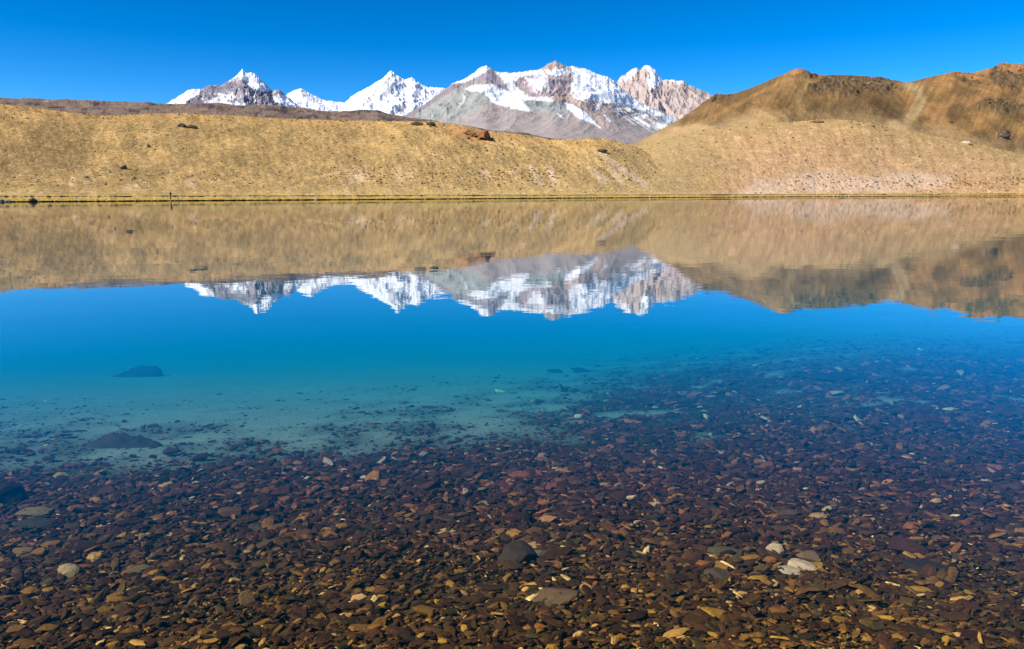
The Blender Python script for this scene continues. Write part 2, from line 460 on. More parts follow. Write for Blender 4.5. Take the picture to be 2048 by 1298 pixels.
MR = Ridge(sil, -260, 1150, 720, 66, 1100, 1900, lambda p, Y: CAM_H + Y * rays(p, np.interp(p, [q[0] for q in sil], [q[1] for q in sil]) + 48)[1], lambda t: np.sin(t * np.pi / 2) ** 1.1, mid_noise, jag=2.6, jag_scale=26, seed=121)
px, py = MR.px, MR.py
nb = fbm(px / 45, py / 12, 5, 130, 0.6); nz = fbm(px / 7, py / 5, 4, 131, .6)
c = mix(np.ones(px.shape + (3,)) * np.array((0.235, 0.165, 0.12)), (0.085, 0.062, 0.066), sstep(-.02, .28, nb + nz * .35) * sstep(192, 206, py + px * -.01))
c = mix(c, (0.30, 0.215, 0.16), 0.7 * sstep(.1, .35, fbm(px / 30, py / 9, 4, 135)))
MR.build('hill', mid_mat, c, 'dull brown rocky ridge below the snow peaks, beyond the grassy hill', 'hill')

# ------------------------------------------------------------------ right-hand hills
hill_mat = surf_mat('dry_hillside', attr='col', rough=0.95, spec=0.05, scales=[(0.12, 0.14, None), (0.55, 0.26, None)], bump=(0.4, 0.9, 1.2))
sil = [(1180, 330), (1262, 290), (1300, 272), (1375, 229), (1410, 203), (1429, 192), (1450, 189), (1468, 188), (1498, 177), (1568, 148), (1591, 138), (1610, 142), (1629, 148), (1660, 150), (1700, 151), (1752, 154), (1814, 165), (1852, 156), (1906, 143), (1920, 144), (1937, 147), (1991, 134), (2002, 125), (2018, 129), (2048, 130), (2150, 120), (2300, 118)]
RU_SIL = ([q[0] for q in sil], [q[1] for q in sil])
def upper_noise(X, y, t, dz):
    env = np.clip(t, 0, 1) ** .7 * np.clip(1.03 - np.minimum(t, 1), 0, 1) ** 0.6
    a = ridged((X + y * 0.25) / 170, y / 420, 4, 140, 0.45)
    b = ridged(X / 34, y / 60, 5, 145, 0.6)
    return dz * env * (0.20 * (a - 0.45) + 0.035 * (b - .4))
# broken crags: added where the picture shows rough dark outcrops
CRAGS = [[(1615, 175), (1650, 152), (1700, 150), (1780, 156), (1790, 178), (1765, 188), (1730, 180), (1690, 190), (1640, 190)],
         [(1905, 143), (1965, 152), (1960, 166), (1920, 162), (1905, 155)],
         [(1985, 132), (2010, 125), (2060, 128), (2090, 180), (2010, 178), (1980, 168)],
         [(1945, 212), (1980, 195), (2020, 205), (2060, 210), (2060, 228), (1990, 222), (1950, 220)],
         [(1570, 150), (1592, 137), (1632, 149), (1620, 160), (1585, 152)],
         [(1405, 208), (1428, 191), (1470, 187), (1440, 200)],
         [(1995, 268), (2020, 265), (2015, 278)]]
RU = Ridge(sil, 1190, 2300, 600, 155, lambda p: shore_y(p)[1] + 240, lambda p: shore_y(p)[1] + 640, lambda p, Y: zbase(335)(p, Y), lambda t: np.sin(t * np.pi / 2) ** 1.0, upper_noise, jag=1.6, jag_scale=20, seed=141)
px, py = RU.px, RU.py
cm = np.zeros(px.shape)
for q in CRAGS: cm = np.maximum(cm, sstep(-5, 5, poly_sd(px, py, q) + 9 * fbm(px / 14, py / 12, 4, 150)))
RU.z += cm * (fbm(RU.X / 20, RU.y / 34, 6, 155, .72) + .12) * 17.0 * np.clip(1.0 - np.minimum(RU.t, 1), 0.10, 1)
nb = fbm(px / 60, py / 35, 4, 160); nz = fbm(px / 6, py / 5, 4, 161, .6); ng = fbm((px + 1.5 * py) / 26, (py - .6 * px) / 90, 4, 163)
c = mix(np.ones(px.shape + (3,)) * np.array((0.28, 0.165, 0.075)), (0.19, 0.115, 0.058), sstep(-.25, .3, nb + ng * .7))
c = mix(c, (0.35, 0.185, 0.085), 0.75 * sstep(1780, 1860, px) * sstep(.3, -.2, nb) * sstep(330, 200, py))
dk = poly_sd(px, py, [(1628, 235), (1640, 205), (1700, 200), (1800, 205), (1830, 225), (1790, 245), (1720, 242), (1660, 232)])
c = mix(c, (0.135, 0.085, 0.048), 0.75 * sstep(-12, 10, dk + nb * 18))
lt = line_d(px, py, [(1812, 166), (1838, 180), (1845, 205), (1825, 235), (1790, 250)])
c = mix(c, (0.38, 0.265, 0.15), 0.85 * sstep(17, 3, lt + nb * 8))
lt = line_d(px, py, [(1620, 165), (1600, 190), (1602, 225)])
c = mix(c, (0.36, 0.23, 0.11), 0.7 * sstep(13, 3, lt + nz * 6))
c = mix(c, (0.36, 0.20, 0.085), 0.6 * sstep(6, 1, line_d(px, py, [(1560, 165), (1480, 205), (1400, 245), (1330, 275)])))
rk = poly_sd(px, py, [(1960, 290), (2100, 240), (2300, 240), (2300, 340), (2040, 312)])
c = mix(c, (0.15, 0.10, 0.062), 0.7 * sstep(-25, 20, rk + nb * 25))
c = mix(c, mix(np.ones(px.shape + (3,)) * np.array((0.15, 0.105, 0.068)), (0.06, 0.047, 0.036), sstep(-.1, .3, nz)), 0.85 * cm)
org = np.maximum(poly_sd(px, py, [(1575, 147), (1592, 137), (1608, 144), (1595, 150)]), poly_sd(px, py, [(1905, 146), (1935, 148), (1965, 155), (1950, 160), (1915, 157)]))
org = np.maximum(org, poly_sd(px, py, [(1992, 136), (2003, 124), (2048, 131), (2048, 150), (2000, 142)]))
c = mix(c, (0.42, 0.20, 0.085), 0.8 * sstep(-3, 3, org + nz * 4))
rill = fbm((px + .5 * py) / 9, (py - .3 * px) / 70, 5, 165, .62)
c = c * (1 + .55 * rill[..., None])
c = mix(c, (0.10, 0.07, 0.045), 0.45 * sstep(.22, .42, fbm(px / 7, py / 6, 5, 166, .65)) * sstep(-.1, .3, nb))
c = c * np.array((1.03, 1.02, .84))
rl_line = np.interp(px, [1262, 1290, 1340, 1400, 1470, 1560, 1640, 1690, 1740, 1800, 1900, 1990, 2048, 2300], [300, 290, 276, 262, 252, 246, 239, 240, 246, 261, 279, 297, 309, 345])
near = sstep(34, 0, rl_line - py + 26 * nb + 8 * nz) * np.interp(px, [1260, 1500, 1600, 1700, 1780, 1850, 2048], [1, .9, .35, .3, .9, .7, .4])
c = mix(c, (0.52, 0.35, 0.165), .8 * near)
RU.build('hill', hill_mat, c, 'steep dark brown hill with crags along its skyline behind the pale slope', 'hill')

# pale lower slope that reaches the water
sil = [(1180, 345), (1262, 300), (1290, 290), (1340, 276), (1400, 262), (1470, 252), (1560, 246), (1640, 239), (1690, 240), (1740, 246), (1800, 261), (1900, 279), (1990, 297), (2048, 309), (2150, 330), (2300, 345)]
def low_noise(X, y, t, dz):
    env = np.clip(t, 0, 1) ** .5 * np.clip(1.03 - np.minimum(t, 1), 0, 1) ** 0.6
    return dz * env * 0.16 * fbm(X / 90, y / 120, 4, 170) + env * 0.9 * fbm(X / 7, y / 10, 4, 172, .6)
RL = Ridge(sil, 1190, 2300, 560, 112, lambda p: shore_y(p)[1] + 15, lambda p: shore_y(p)[1] + 190 + 0 * p, 1.3, lambda t: np.sin(t * np.pi / 2) ** 1.15, low_noise, jag=0.8, jag_scale=20, seed=171)
px, py = RL.px, RL.py
nb = fbm(px / 70, py / 28, 4, 180); nz = fbm(px / 5, py / 3, 4, 181, .6)
c = mix(np.ones(px.shape + (3,)) * np.array((0.43, 0.285, 0.15)), (0.36, 0.25, 0.125), sstep(-.2, .3, nb))
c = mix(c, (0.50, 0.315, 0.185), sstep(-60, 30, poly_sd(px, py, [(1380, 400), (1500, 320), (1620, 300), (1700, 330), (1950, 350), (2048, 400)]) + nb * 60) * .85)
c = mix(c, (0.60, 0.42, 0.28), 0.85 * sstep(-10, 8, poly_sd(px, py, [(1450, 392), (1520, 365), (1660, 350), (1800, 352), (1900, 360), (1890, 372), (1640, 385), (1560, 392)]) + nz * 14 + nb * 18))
c = mix(c, (0.24, 0.175, 0.085), 0.55 * sstep(.12, .35, nz) * sstep(-20, 5, poly_sd(px, py, [(1600, 380), (1620, 350), (1750, 345), (2100, 355), (2100, 380)])))
c = mix(c, (0.47, 0.33, 0.13), 0.6 * sstep(20, 4, line_d(px, py, [(1400, 362), (1430, 350), (1410, 380)])))
c = mix(c, (0.40, 0.17, 0.07), 0.8 * sstep(5, 1, line_d(px, py, [(1625, 241), (1650, 238), (1690, 239)]) + nz * 4))
c = c * (1 + .40 * fbm((px - .3 * py) / 10, (py + .2 * px) / 60, 5, 185, .6)[..., None])
c = mix(c, (0.62, 0.44, 0.27), 0.5 * sstep(.1, .35, fbm(px / 26, py / 9, 4, 186, .6)))
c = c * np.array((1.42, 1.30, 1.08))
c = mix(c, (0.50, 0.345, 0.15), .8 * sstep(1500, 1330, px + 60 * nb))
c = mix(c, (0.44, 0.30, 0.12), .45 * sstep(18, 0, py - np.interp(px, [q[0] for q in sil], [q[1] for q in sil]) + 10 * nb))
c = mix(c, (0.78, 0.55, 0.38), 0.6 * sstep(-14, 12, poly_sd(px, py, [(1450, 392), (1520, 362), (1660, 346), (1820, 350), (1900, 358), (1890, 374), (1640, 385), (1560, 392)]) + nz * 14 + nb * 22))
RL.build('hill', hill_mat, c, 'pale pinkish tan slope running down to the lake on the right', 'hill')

# ------------------------------------------------------------------ long grassy hill on the left
grass_mat = surf_mat('dry_grass_slope', attr='col', rough=0.95, spec=0.05, scales=[(0.16, 0.10, None), (1.1, 0.30, None)], bump=(0.9, 0.8, 0.5), stretch=(.7, 0.6, 1))
sil = [(-300, 178), (-100, 196), (0, 208), (51, 213), (103, 220), (150, 226), (198, 230.5), (256, 230), (308, 227), (376, 227), (461, 231), (513, 234), (581, 238), (700, 241), (819, 243), (870, 243), (905, 248), (932, 253), (975, 262), (1000, 264), (1069, 273), (1100, 279.5), (1127, 278.6), (1178, 277), (1209, 278), (1241, 284), (1272, 294), (1320, 315), (1370, 338), (1400, 356), (1425, 374), (1450, 384), (1480, 388)]
def grass_noise(X, y, t, dz):
    env = np.clip(t, 0, 1) ** .5 * np.clip(1.04 - np.minimum(t, 1), 0, 1) ** 0.5
    k = np.clip(dz / 20.0, 0, 1)
    return k * env * (4.2 * fbm(X / 45, y / 60, 3, 190) + 1.9 * fbm((X + .5 * y) / 13, y / 26, 3, 191) + 0.6 * fbm(X / 2.6, y / 3.6, 3, 193, .6) * np.clip(t * 8, 0, 1))
LH = Ridge(sil, -300, 1480, 980, 195, lambda p: shore_y(p)[1] + 13, lambda p: shore_y(p)[1] + np.interp(p, [-300, 0, 700, 1200, 1480], [165, 165, 170, 140, 120]), 1.15, lambda t: np.sin(t * np.pi / 2) ** 1.12, grass_noise, jag=0.9, jag_scale=12, seed=195)
px, py = LH.px, LH.py
nb = fbm(px / 80, py / 30, 4, 200); nz = fbm(px / 5, py / 2.6, 4, 201, .62); nm = fbm(px / 22, py / 9, 4, 202, .6)
c = mix(np.ones(px.shape + (3,)) * np.array((0.43, 0.285, 0.105)), (0.315, 0.215, 0.078), sstep(-.15, .25, nb + .6 * nm))
c = mix(c, (0.225, 0.155, 0.058), 0.65 * sstep(-30, 22, poly_sd(px, py, [(-40, 300), (90, 255), (160, 260), (185, 300), (180, 350), (90, 345), (-40, 350)]) + nm * 40))
c = mix(c, (0.52, 0.37, 0.19), 0.55 * sstep(.05, .3, nz + .4 * nm))
c = mix(c, (0.20, 0.14, 0.055), 0.55 * sstep(.12, .34, fbm(px / 4, py / 2.2, 4, 206, .6)))
c = mix(c, (0.47, 0.285, 0.10), 0.6 * sstep(22, 4, py - np.interp(px, [p[0] for p in sil], [p[1] for p in sil]) + nm * 8))
bare = np.full(px.shape, -99.0)
for q in [[(1056, 330), (1066, 330), (1080, 352), (1088, 371), (1078, 371), (1064, 350)], [(1092, 328), (1102, 330), (1112, 352), (1116, 371), (1106, 370), (1097, 350)],
          [(1190, 303), (1205, 300), (1225, 318), (1262, 345), (1300, 370), (1288, 374), (1250, 352), (1222, 330)],
          [(1172, 335), (1190, 338), (1220, 360), (1210, 368), (1185, 352)], [(1215, 338), (1225, 340), (1250, 368), (1240, 370)],
          [(788, 340), (800, 340), (806, 362), (800, 368), (792, 352)], [(820, 342), (826, 342), (826, 354), (820, 352)], [(240, 372), (270, 366), (285, 378), (250, 381)], [(372, 358), (388, 358), (395, 375), (376, 372)],
          [(690, 345), (730, 335), (740, 365), (700, 368)], [(135, 362), (150, 356), (150, 372), (140, 372)], [(960, 340), (978, 342), (985, 358), (968, 355)]]:
    bare = np.maximum(bare, poly_sd(px, py, q))
c = mix(c, (0.60, 0.42, 0.22), 0.6 * sstep(-4, 4, bare + nz * 9))
for tr in ([(205, 255), (196, 270), (186, 285), (192, 305), (196, 330), (200, 345)], [(152, 258), (160, 264), (163, 275)], [(465, 255), (490, 232)], [(700, 340), (610, 358), (600, 375)], [(590, 330), (560, 352)],
           [(985, 275), (1020, 292), (1060, 300)]):
    c = mix(c, (0.58, 0.40, 0.17), 0.55 * sstep(4, 1, line_d(px, py, tr) + nz * 2))
c = mix(c, (0.42, 0.20, 0.075), 0.7 * sstep(-12, 4, poly_sd(px, py, [(900, 262), (935, 252), (980, 262), (985, 278), (950, 280), (910, 272)]) + nz * 8))
c = mix(c, (0.44, 0.32, 0.12), 0.8 * sstep(372, 384, py))
c = c * (1 + .38 * fbm((px - .4 * py) / 9, (py + .2 * px) / 45, 5, 207, .6)[..., None] + .22 * fbm(px / 50, py / 20, 4, 208)[..., None])
c = c * np.array((1.15, 1.08, 1.06)) * (1 + .26 * sstep(450, 900, px + 200 * nb))[..., None]
c = mix(c, (0.54, 0.37, 0.165), .75 * sstep(1180, 1380, px + 80 * nm))
c = mix(c, (0.66, 0.47, 0.28), .55 * sstep(.14, .36, fbm(px / 16, py / 8, 4, 209, .6)) * sstep(300, 350, py))
c = mix(c, (0.72, 0.51, 0.30), (0.18 + .6 * sstep(760, 1050, px)) * sstep(-4, 3, bare + nz * 7))
LH.build('hill', grass_mat, c, 'long rounded hill of dry golden grass along the far shore', 'hill')

# ------------------------------------------------------------------ far bank: undercut turf edge, strip of grass, worn ledge
shore_mat = surf_mat('shore_turf', attr='col', rough=0.95, spec=0.05, scales=[(0.3, 0.18, None), (1.5, 0.25, None)], bump=(1.2, 0.9, 0.3))
pxs = np.linspace(-300, 2340, 1500)
u, ys = shore_y(pxs)
ys = ys + ys / 160 * (1.3 * fbm(pxs / 34, pxs * 0, 5, 210, .6))
EDGE = (u * ys, ys)
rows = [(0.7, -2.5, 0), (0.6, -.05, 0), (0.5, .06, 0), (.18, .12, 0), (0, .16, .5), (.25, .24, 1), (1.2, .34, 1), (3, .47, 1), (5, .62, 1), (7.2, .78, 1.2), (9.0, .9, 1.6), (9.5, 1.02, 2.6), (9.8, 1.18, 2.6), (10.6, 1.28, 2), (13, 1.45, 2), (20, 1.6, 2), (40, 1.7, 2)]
V, C = [], []
for k, (dy, zz, ck) in enumerate(rows):
    wob = 1.0 + (0.75 * fbm(pxs / 70, pxs * 0 + 3, 5, 212, .6) if k >= 7 else 0)
    y = ys + dy * wob * np.interp(ys, [140, 500], [1, 2.0] if k >= 5 else [1, 1.3])
    z = zz + (0.16 * fbm(pxs / 12, pxs * 0 + k * .15, 5, 214, .65) if k > 1 else 0) * (1 if zz < 1 else .5) + np.zeros_like(pxs)
    if k in (11, 12):
        z = z + (0.30 * fbm(pxs / 80, pxs * 0 + 2, 4, 222)) - (0.18 if k == 12 else 0) * sstep(.1, .35, fbm(pxs / 50, pxs * 0 + 9, 4, 219))
    V.append(np.stack([u * y, y, z], -1))
    nn = fbm(pxs / 14, pxs * 0 + k, 4, 216, .6)[:, None]
    turf = np.array((0.56, 0.35, 0.075)) * (1 + .5 * nn) + np.array((-.07, -.01, 0)) * sstep(0, .3, fbm(pxs / 90, pxs * 0 + 5, 3, 217))[:, None]
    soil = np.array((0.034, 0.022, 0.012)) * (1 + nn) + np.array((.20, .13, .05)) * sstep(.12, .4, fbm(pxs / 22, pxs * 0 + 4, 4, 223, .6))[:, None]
    tanc = np.array((0.44, 0.31, 0.13)) * (1 + .3 * nn)
    ledge = np.array((0.06, 0.04, 0.02)) * (1 + .5 * nn) + tanc * .6 * sstep(.05, .3, fbm(pxs / 50, pxs * 0 + 9, 4, 219))[:, None]
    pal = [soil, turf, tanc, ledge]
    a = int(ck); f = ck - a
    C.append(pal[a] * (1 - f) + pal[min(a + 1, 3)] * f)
f, n = grid_faces(len(rows), len(pxs))
tag(mesh_from('shore', np.concatenate(V), f, n, shore_mat, np.concatenate(C)), 'low undercut turf bank along the far waterline', 'shore', kind='structure')

# ------------------------------------------------------------------ lake bed
def bed_z(x, y):
    x = np.asarray(x, float); y = np.asarray(y, float)
    d = np.interp(y, [-30, -4, 0, 1.0, 2.2, 4, 6, 9, 14, 25, 50, 110], [2.5, .8, .12, .02, -.10, -.24, -.46, -.92, -1.75, -3.3, -5.5, -9.0])
    side = sstep(0.05, .6, x / np.maximum(y, 2)) * sstep(4, 9, y)
    d = d * (1 - 0.42 * side)
    return d + 0.025 * fbm(x / 1.3, y / 1.3, 3, 230) + 0.05 * fbm(x / 5, y / 5, 2, 231) * sstep(2, 8, y)

def bed_hit(px, py):
    u, e = rays(px, py)
    yy = np.linspace(0.8, 80, 6000)
    zz = CAM_H + e * yy
    k = int(np.argmax(zz <= bed_z(u * yy, yy)))
    return Vector((u * yy[k], yy[k], zz[k]))

def stone_cover(px, py, x, y):
    """share of the bed that stones hide: full near the camera, thinning to bare sand on the left"""
    n = fbm(x / 0.55, y / 0.75, 4, 240, .62) + 0.4 * fbm(x / 2.6, y / 2.6, 3, 243)
    full = np.interp(px, [0, 150, 300, 500, 700, 900, 1100, 1300, 1500, 1750, 2048], [925, 925, 915, 905, 890, 872, 855, 848, 840, 815, 790])
    start = np.interp(px, [0, 300, 600, 900, 1100, 1300, 1600, 2048], [750, 755, 740, 710, 680, 655, 635, 625])
    a = sstep(-50, 75, py - full + n * 60)
    b = sstep(0, 1, (py - start) / (full - start + 1)) ** 1.2
    rightn = sstep(950, 1450, px)
    patch = sstep(-.34 - .18 * rightn, .40 - .52 * rightn, n) * b ** (1 - .4 * rightn) * (.62 + .38 * rightn)
    pale = sstep(60, 15, line_d(px, py, [(1330, 850), (1500, 815), (1650, 800), (1760, 790)])) * .28
    return np.clip(np.maximum(a, patch * (1 - pale)), 0, 1)

gx = np.concatenate([np.linspace(-400, -16, 30), np.linspace(-15.6, 15.6, 230), np.linspace(16, 400, 30)])
gy = np.concatenate([np.linspace(-30, -1, 12), np.linspace(-.8, 16, 170), np.geomspace(16.2, 700, 60)])
GX, GY = np.meshgrid(gx, gy)
GZ = bed_z(GX, GY)
bpx, bpy_ = project(GX, np.maximum(GY, .6), GZ)
cov = np.where(GY > .6, stone_cover(bpx, bpy_, GX, GY), 1.0)
sand = np.array((0.24, 0.235, 0.19)) * (1 + .10 * fbm(GX / 2, GY / 2, 3, 250)[..., None])
grav_shaded = np.array((0.014, 0.009, 0.007)) * (1 + .4 * fbm(GX / .1, GY / .1, 2, 251)[..., None])  # gravel made almost black: deep shadow between the stones is painted into it
bm_ = (.42 * sstep(.02, .4, cov) + .58 * sstep(.3, .9, cov))[..., None]
bedc = sand * (1 - bm_) + grav_shaded * bm_
bed_mat = surf_mat('sand_and_gravel', attr='col', rough=0.95, spec=0.0, scales=[(6, 0.10, None), (40, 0.22, None)], bump=(30, 0.6, 0.02))
f, n = grid_faces(len(gy), len(gx))
bed = tag(mesh_from('lake_bed', np.stack([GX, GY, GZ], -1).reshape(-1, 3), f, n, bed_mat, bedc.reshape(-1, 3)), 'shelving lake bed of pale sand and brown gravel', 'lake bed', kind='structure')

# ------------------------------------------------------------------ stones
def stone_template(nside, seed, flat_top=0.72, ang=0.0):
    """a flat shard: foot ring, widest ring, shoulder ring, top vertex fan"""
    r = np.random.default_rng(seed)
    a = np.sort((np.arange(nside) + r.uniform(-.33, .33, nside)) / nside * 2 * np.pi)
    rad = r.uniform(.72, 1.06, nside)
    rings = []
    for sc, z in (((.86, -.75), (1.0, 0.05), (flat_top, .62)) if nside > 6 else ((1.0, -.5), (flat_top + .12, .5))):
        j = r.uniform(.94, 1.06, nside)
        rings.append(np.stack([np.cos(a) * rad * sc * j, np.sin(a) * rad * sc * j, np.full(nside, z) + r.uniform(-.16, .16, nside)], -1))
    v = np.concatenate(rings + [np.array([[r.uniform(-.2, .2), r.uniform(-.2, .2), .8]])])
    f = []
    nr = len(rings)
    for k in range(nr - 1):
        for i in range(nside):
            j = (i + 1) % nside
            f.append((k * nside + i, k * nside + j, (k + 1) * nside + j)); f.append((k * nside + i, (k + 1) * nside + j, (k + 1) * nside + i))
    for i in range(nside): f.append(((nr - 1) * nside + i, (nr - 1) * nside + (i + 1) % nside, nr * nside))
    return v, np.array(f)

PALETTE = np.array([(.055, .036, .033), (.080, .050, .038), (.105, .068, .042), (.070, .038, .038), (.10, .056, .05), (.040, .036, .038), (.125, .098, .055),
                    (.085, .084, .062), (.175, .118, .055), (.235, .155, .06), (.25, .135, .065), (.34, .25, .13), (.50, .44, .33), (.30, .24, .18), (.22, .16, .045)])
PALETTE[:8] *= 0.43; PALETTE[8:11] *= .56; PALETTE[11:] *= .86; PALETTE *= np.array((1.10, .84, .60))
PROB = np.array([15, 15, 13, 11, 8, 6, 8, 4, 7.5, 5.0, 3.8, 1.3, .6, 1.2, 3.0]); PROB = PROB / PROB.sum()

def stone_colours(n, y):
    idx = rng.choice(len(PALETTE), n, p=PROB)
    c = PALETTE[idx] * rng.uniform(.65, 1.35, n)[:, None]
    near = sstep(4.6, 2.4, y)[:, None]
    algae = np.array((1.16, 1.0, .58)); far = np.array((1.36, .76, 1.25))  # far: purple tint, the sky's sheen on the water put into the stone colour
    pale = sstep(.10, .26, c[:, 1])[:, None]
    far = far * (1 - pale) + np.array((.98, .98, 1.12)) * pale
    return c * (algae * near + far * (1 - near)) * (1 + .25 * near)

# candidates over the visible bed, kept according to the cover
stone_mat = surf_mat('wet_stone', attr='col', rough=0.75, spec=0.12, scales=[(28, 0.28, None), (110, 0.22, None)], bump=(60, 0.5, 0.01))
templates = [stone_template(6, 300 + i, .6 + .04 * (i % 5)) for i in range(14)]
NC = 360000
yy = 1.55 * np.exp(rng.random(NC) * math.log(15.5 / 1.55))
xx = yy * rng.uniform(-.86, .86, NC)
zz = bed_z(xx, yy)
ppx, ppy = project(xx, yy, zz)
cv = stone_cover(ppx, ppy, xx, yy)
size = (0.0056 + 0.0021 * yy) * np.clip(np.exp(rng.normal(0, .50, NC)), .3, 3.0) * np.exp(.75 * fbm(xx / .45, yy / .45, 3, 260)) * (.55 + .45 * sstep(.1, .9, cv))
keep_p = cv * np.clip(0.90 * np.interp(yy, [1.5, 3.5, 7, 11, 15], [.60, .56, .46, .30, .22]) * np.where(cv > .9, 1, .72), 0, 1)
ok = (rng.random(NC) < keep_p) & (ppx > -60) & (ppx < 2110) & (ppy < 1390)
xx, yy, zz, size, cv = xx[ok], yy[ok], zz[ok], size[ok], cv[ok]
NS = len(xx)
order = rng.permutation(NS)
lift = rng.random(NS)
yaw = rng.normal(.1, .5, NS) + .3 * (xx < -.1 * yy) + np.where(rng.random(NS) < .15, np.pi / 2, 0)
tilt_x = rng.normal(.05, .26, NS); tilt_y = rng.normal(0, .26, NS)
sx = size * rng.uniform(1.05, 2.1, NS); sy_ = size * rng.uniform(.55, 1.0, NS); sz = size * rng.uniform(.14, .40, NS)
stc = stone_colours(NS, yy)
VV, FF, CC = [], [], []
off = 0
tid = rng.integers(0, len(templates), NS)
for k, (tv, tf) in enumerate(templates):
    m = np.where(tid == k)[0]
    p = tv[None] * np.stack([sx[m], sy_[m], sz[m]], -1)[:, None, :]
    ca, sa = np.cos(tilt_x[m])[:, None], np.sin(tilt_x[m])[:, None]
    p = np.stack([p[..., 0], p[..., 1] * ca - p[..., 2] * sa, p[..., 1] * sa + p[..., 2] * ca], -1)
    ca, sa = np.cos(tilt_y[m])[:, None], np.sin(tilt_y[m])[:, None]
    p = np.stack([p[..., 0] * ca + p[..., 2] * sa, p[..., 1], -p[..., 0] * sa + p[..., 2] * ca], -1)
    ca, sa = np.cos(yaw[m])[:, None], np.sin(yaw[m])[:, None]
    p = np.stack([p[..., 0] * ca - p[..., 1] * sa, p[..., 0] * sa + p[..., 1] * ca, p[..., 2]], -1)
    base = np.stack([xx[m], yy[m], zz[m] + sz[m] * (.35 - .45 * (1 - cv[m])) + lift[m] ** 2 * .030 * cv[m]], -1)
    p += base[:, None, :]
    nv = tv.shape[0]
    VV.append(p.reshape(-1, 3)); CC.append(np.repeat(stc[m], nv, 0))
    FF.append((tf[None] + (off + np.arange(len(m)) * nv)[:, None, None]).reshape(-1))
    off += len(m) * nv
FF = np.concatenate(FF)
tag(mesh_from('pebbles', np.concatenate(VV), FF, np.full(len(FF) // 3, 3), stone_mat, np.concatenate(CC), smooth=False), 'bed of small flat brown and ochre pebbles under clear shallow water', 'pebbles', kind='stuff')
# print('STONES', NS, 'tris', len(FF) // 3)

# larger stones of the bed, each one an object of its own, children of the lake bed
one_mat = surf_mat('shingle_stone', objcol=True, rough=0.75, spec=0.12, scales=[(2.2, 0.25, None), (12, 0.30, None)], bump=(30, 0.5, 0.015), stretch=(1, 1, 2.5))
def shard_mesh(name, nside, seed, top=.7):
    v, f = stone_template(nside, seed, top)
    me = bpy.data.meshes.new(name)
    me.from_pydata([tuple(q) for q in v], [], [tuple(int(i) for i in t) for t in f])
    me.materials.append(one_mat)
    return me
shards = [shard_mesh('stone_shape', 8 + i % 3, 500 + i, .6 + .05 * (i % 5)) for i in range(16)]

def put_stone(me, p, s, yaw_, tx, ty, colr, name='stone', parent=None):
    o = bpy.data.objects.new(name, me)
    o.location = p; o.scale = s; o.rotation_euler = (tx, ty, yaw_)
    o.color = (*colr, 1)
    if parent: o.parent = parent
    COL.objects.link(o)
    return o

placed = []
tries = 0
while len(placed) < 285 and tries < 20000:
    tries += 1
    qx, qy = random.uniform(-20, 2068), 905 + 400 * random.random() ** 0.8
    if any(abs(qx - a) < 30 and abs(qy - b) < 14 for a, b in placed): continue
    p = bed_hit(qx, qy)
    wpx = random.choice((24, 27, 30, 34, 38, 43, 52)) * (.7 + .3 * (qy - 900) / 400)
    dist = math.hypot(p.y, CAM_H - p.z)
    s = wpx / FPX * dist / 2
    placed.append((qx, qy))
    colr = stone_colours(1, np.array([p.y]))[0]
    put_stone(random.choice(shards), (p.x, p.y, p.z + s * .12 + .024), (s, s * random.uniform(.5, .75), s * random.uniform(.18, .34)), random.gauss(.1, .4) + (math.pi if random.random() < .5 else 0), random.gauss(.08, .12), random.gauss(0, .14), colr, parent=bed)

# the stones one can single out
def boulder_mesh(name, seed, n_sub=3, flat=.5, rough=.18, cuts=7, mat=None, sharp=True):
    """an angular rock: a sphere cut by random planes, then roughened"""
    import bmesh
    bm = bmesh.new()
    bmesh.ops.create_icosphere(bm, subdivisions=n_sub, radius=1.0)
    r = random.Random(seed)
    planes = []
    for i in range(cuts):
        d = Vector((r.gauss(0, 1), r.gauss(0, 1), r.gauss(0, 1) * .8)).normalized()
        planes.append((d, r.uniform(.55, .85)))
    co = np.array([v.co[:] for v in bm.verts])
    n1 = fbm(co[:, 0] * 1.7 + seed, co[:, 1] * 1.7 + co[:, 2] * 1.3, 4, seed % 50, .55)
    for v, q in zip(bm.verts, n1):
        p = v.co.copy()
        for d, h in planes:
            k = p.dot(d)
            if k > h: p -= d * (k - h)
        v.co = p * (1 + rough * q)
    me = bpy.data.meshes.new(name)
    bm.to_mesh(me); bm.free()
    me.materials.append(mat or one_mat)
    if not sharp:
        for q in me.polygons: q.use_smooth = True
    return me

def lone_stone(px, py, wpx, hpx, colr, label, cat='stone', name='stone', yaw=0.0, tx=.05, ty=0.0, seed=0, kind='slab', depth=.7, group=None):
    colr = tuple(np.array(colr) * (.92, .74, .56)); wpx *= .86
    p = bed_hit(px, py + hpx * .3)
    dist = math.hypot(p.y, CAM_H - p.z)
    s = wpx / FPX * dist / 2
    dn = math.atan2(CAM_H - p.z, p.y)
    sd = s * depth
    hz = max(hpx / FPX * dist - 2 * sd * math.sin(dn), s * .12) / max(math.cos(dn), .4)
    if kind == 'slab':
        me = boulder_mesh(name + '_shape', 940 + seed, 3, rough=.22, cuts=11)
        o = put_stone(me, (p.x, p.y + sd * .3, p.z + hz * .45 + .022), (s * 1.3, sd * 1.25, max(hz * .8, s * .16)), yaw, tx, ty, colr, name)
    else:
        me = boulder_mesh(name + '_shape', 40 + seed, 3)
        o = put_stone(me, (p.x, p.y + sd * .3, p.z + hz * .35 + .015), (s * 1.15, sd * 1.15, max(hz * 1.1, s * .22)), yaw, tx, ty, colr, name)
    tag(o, label, cat, group)
    return o

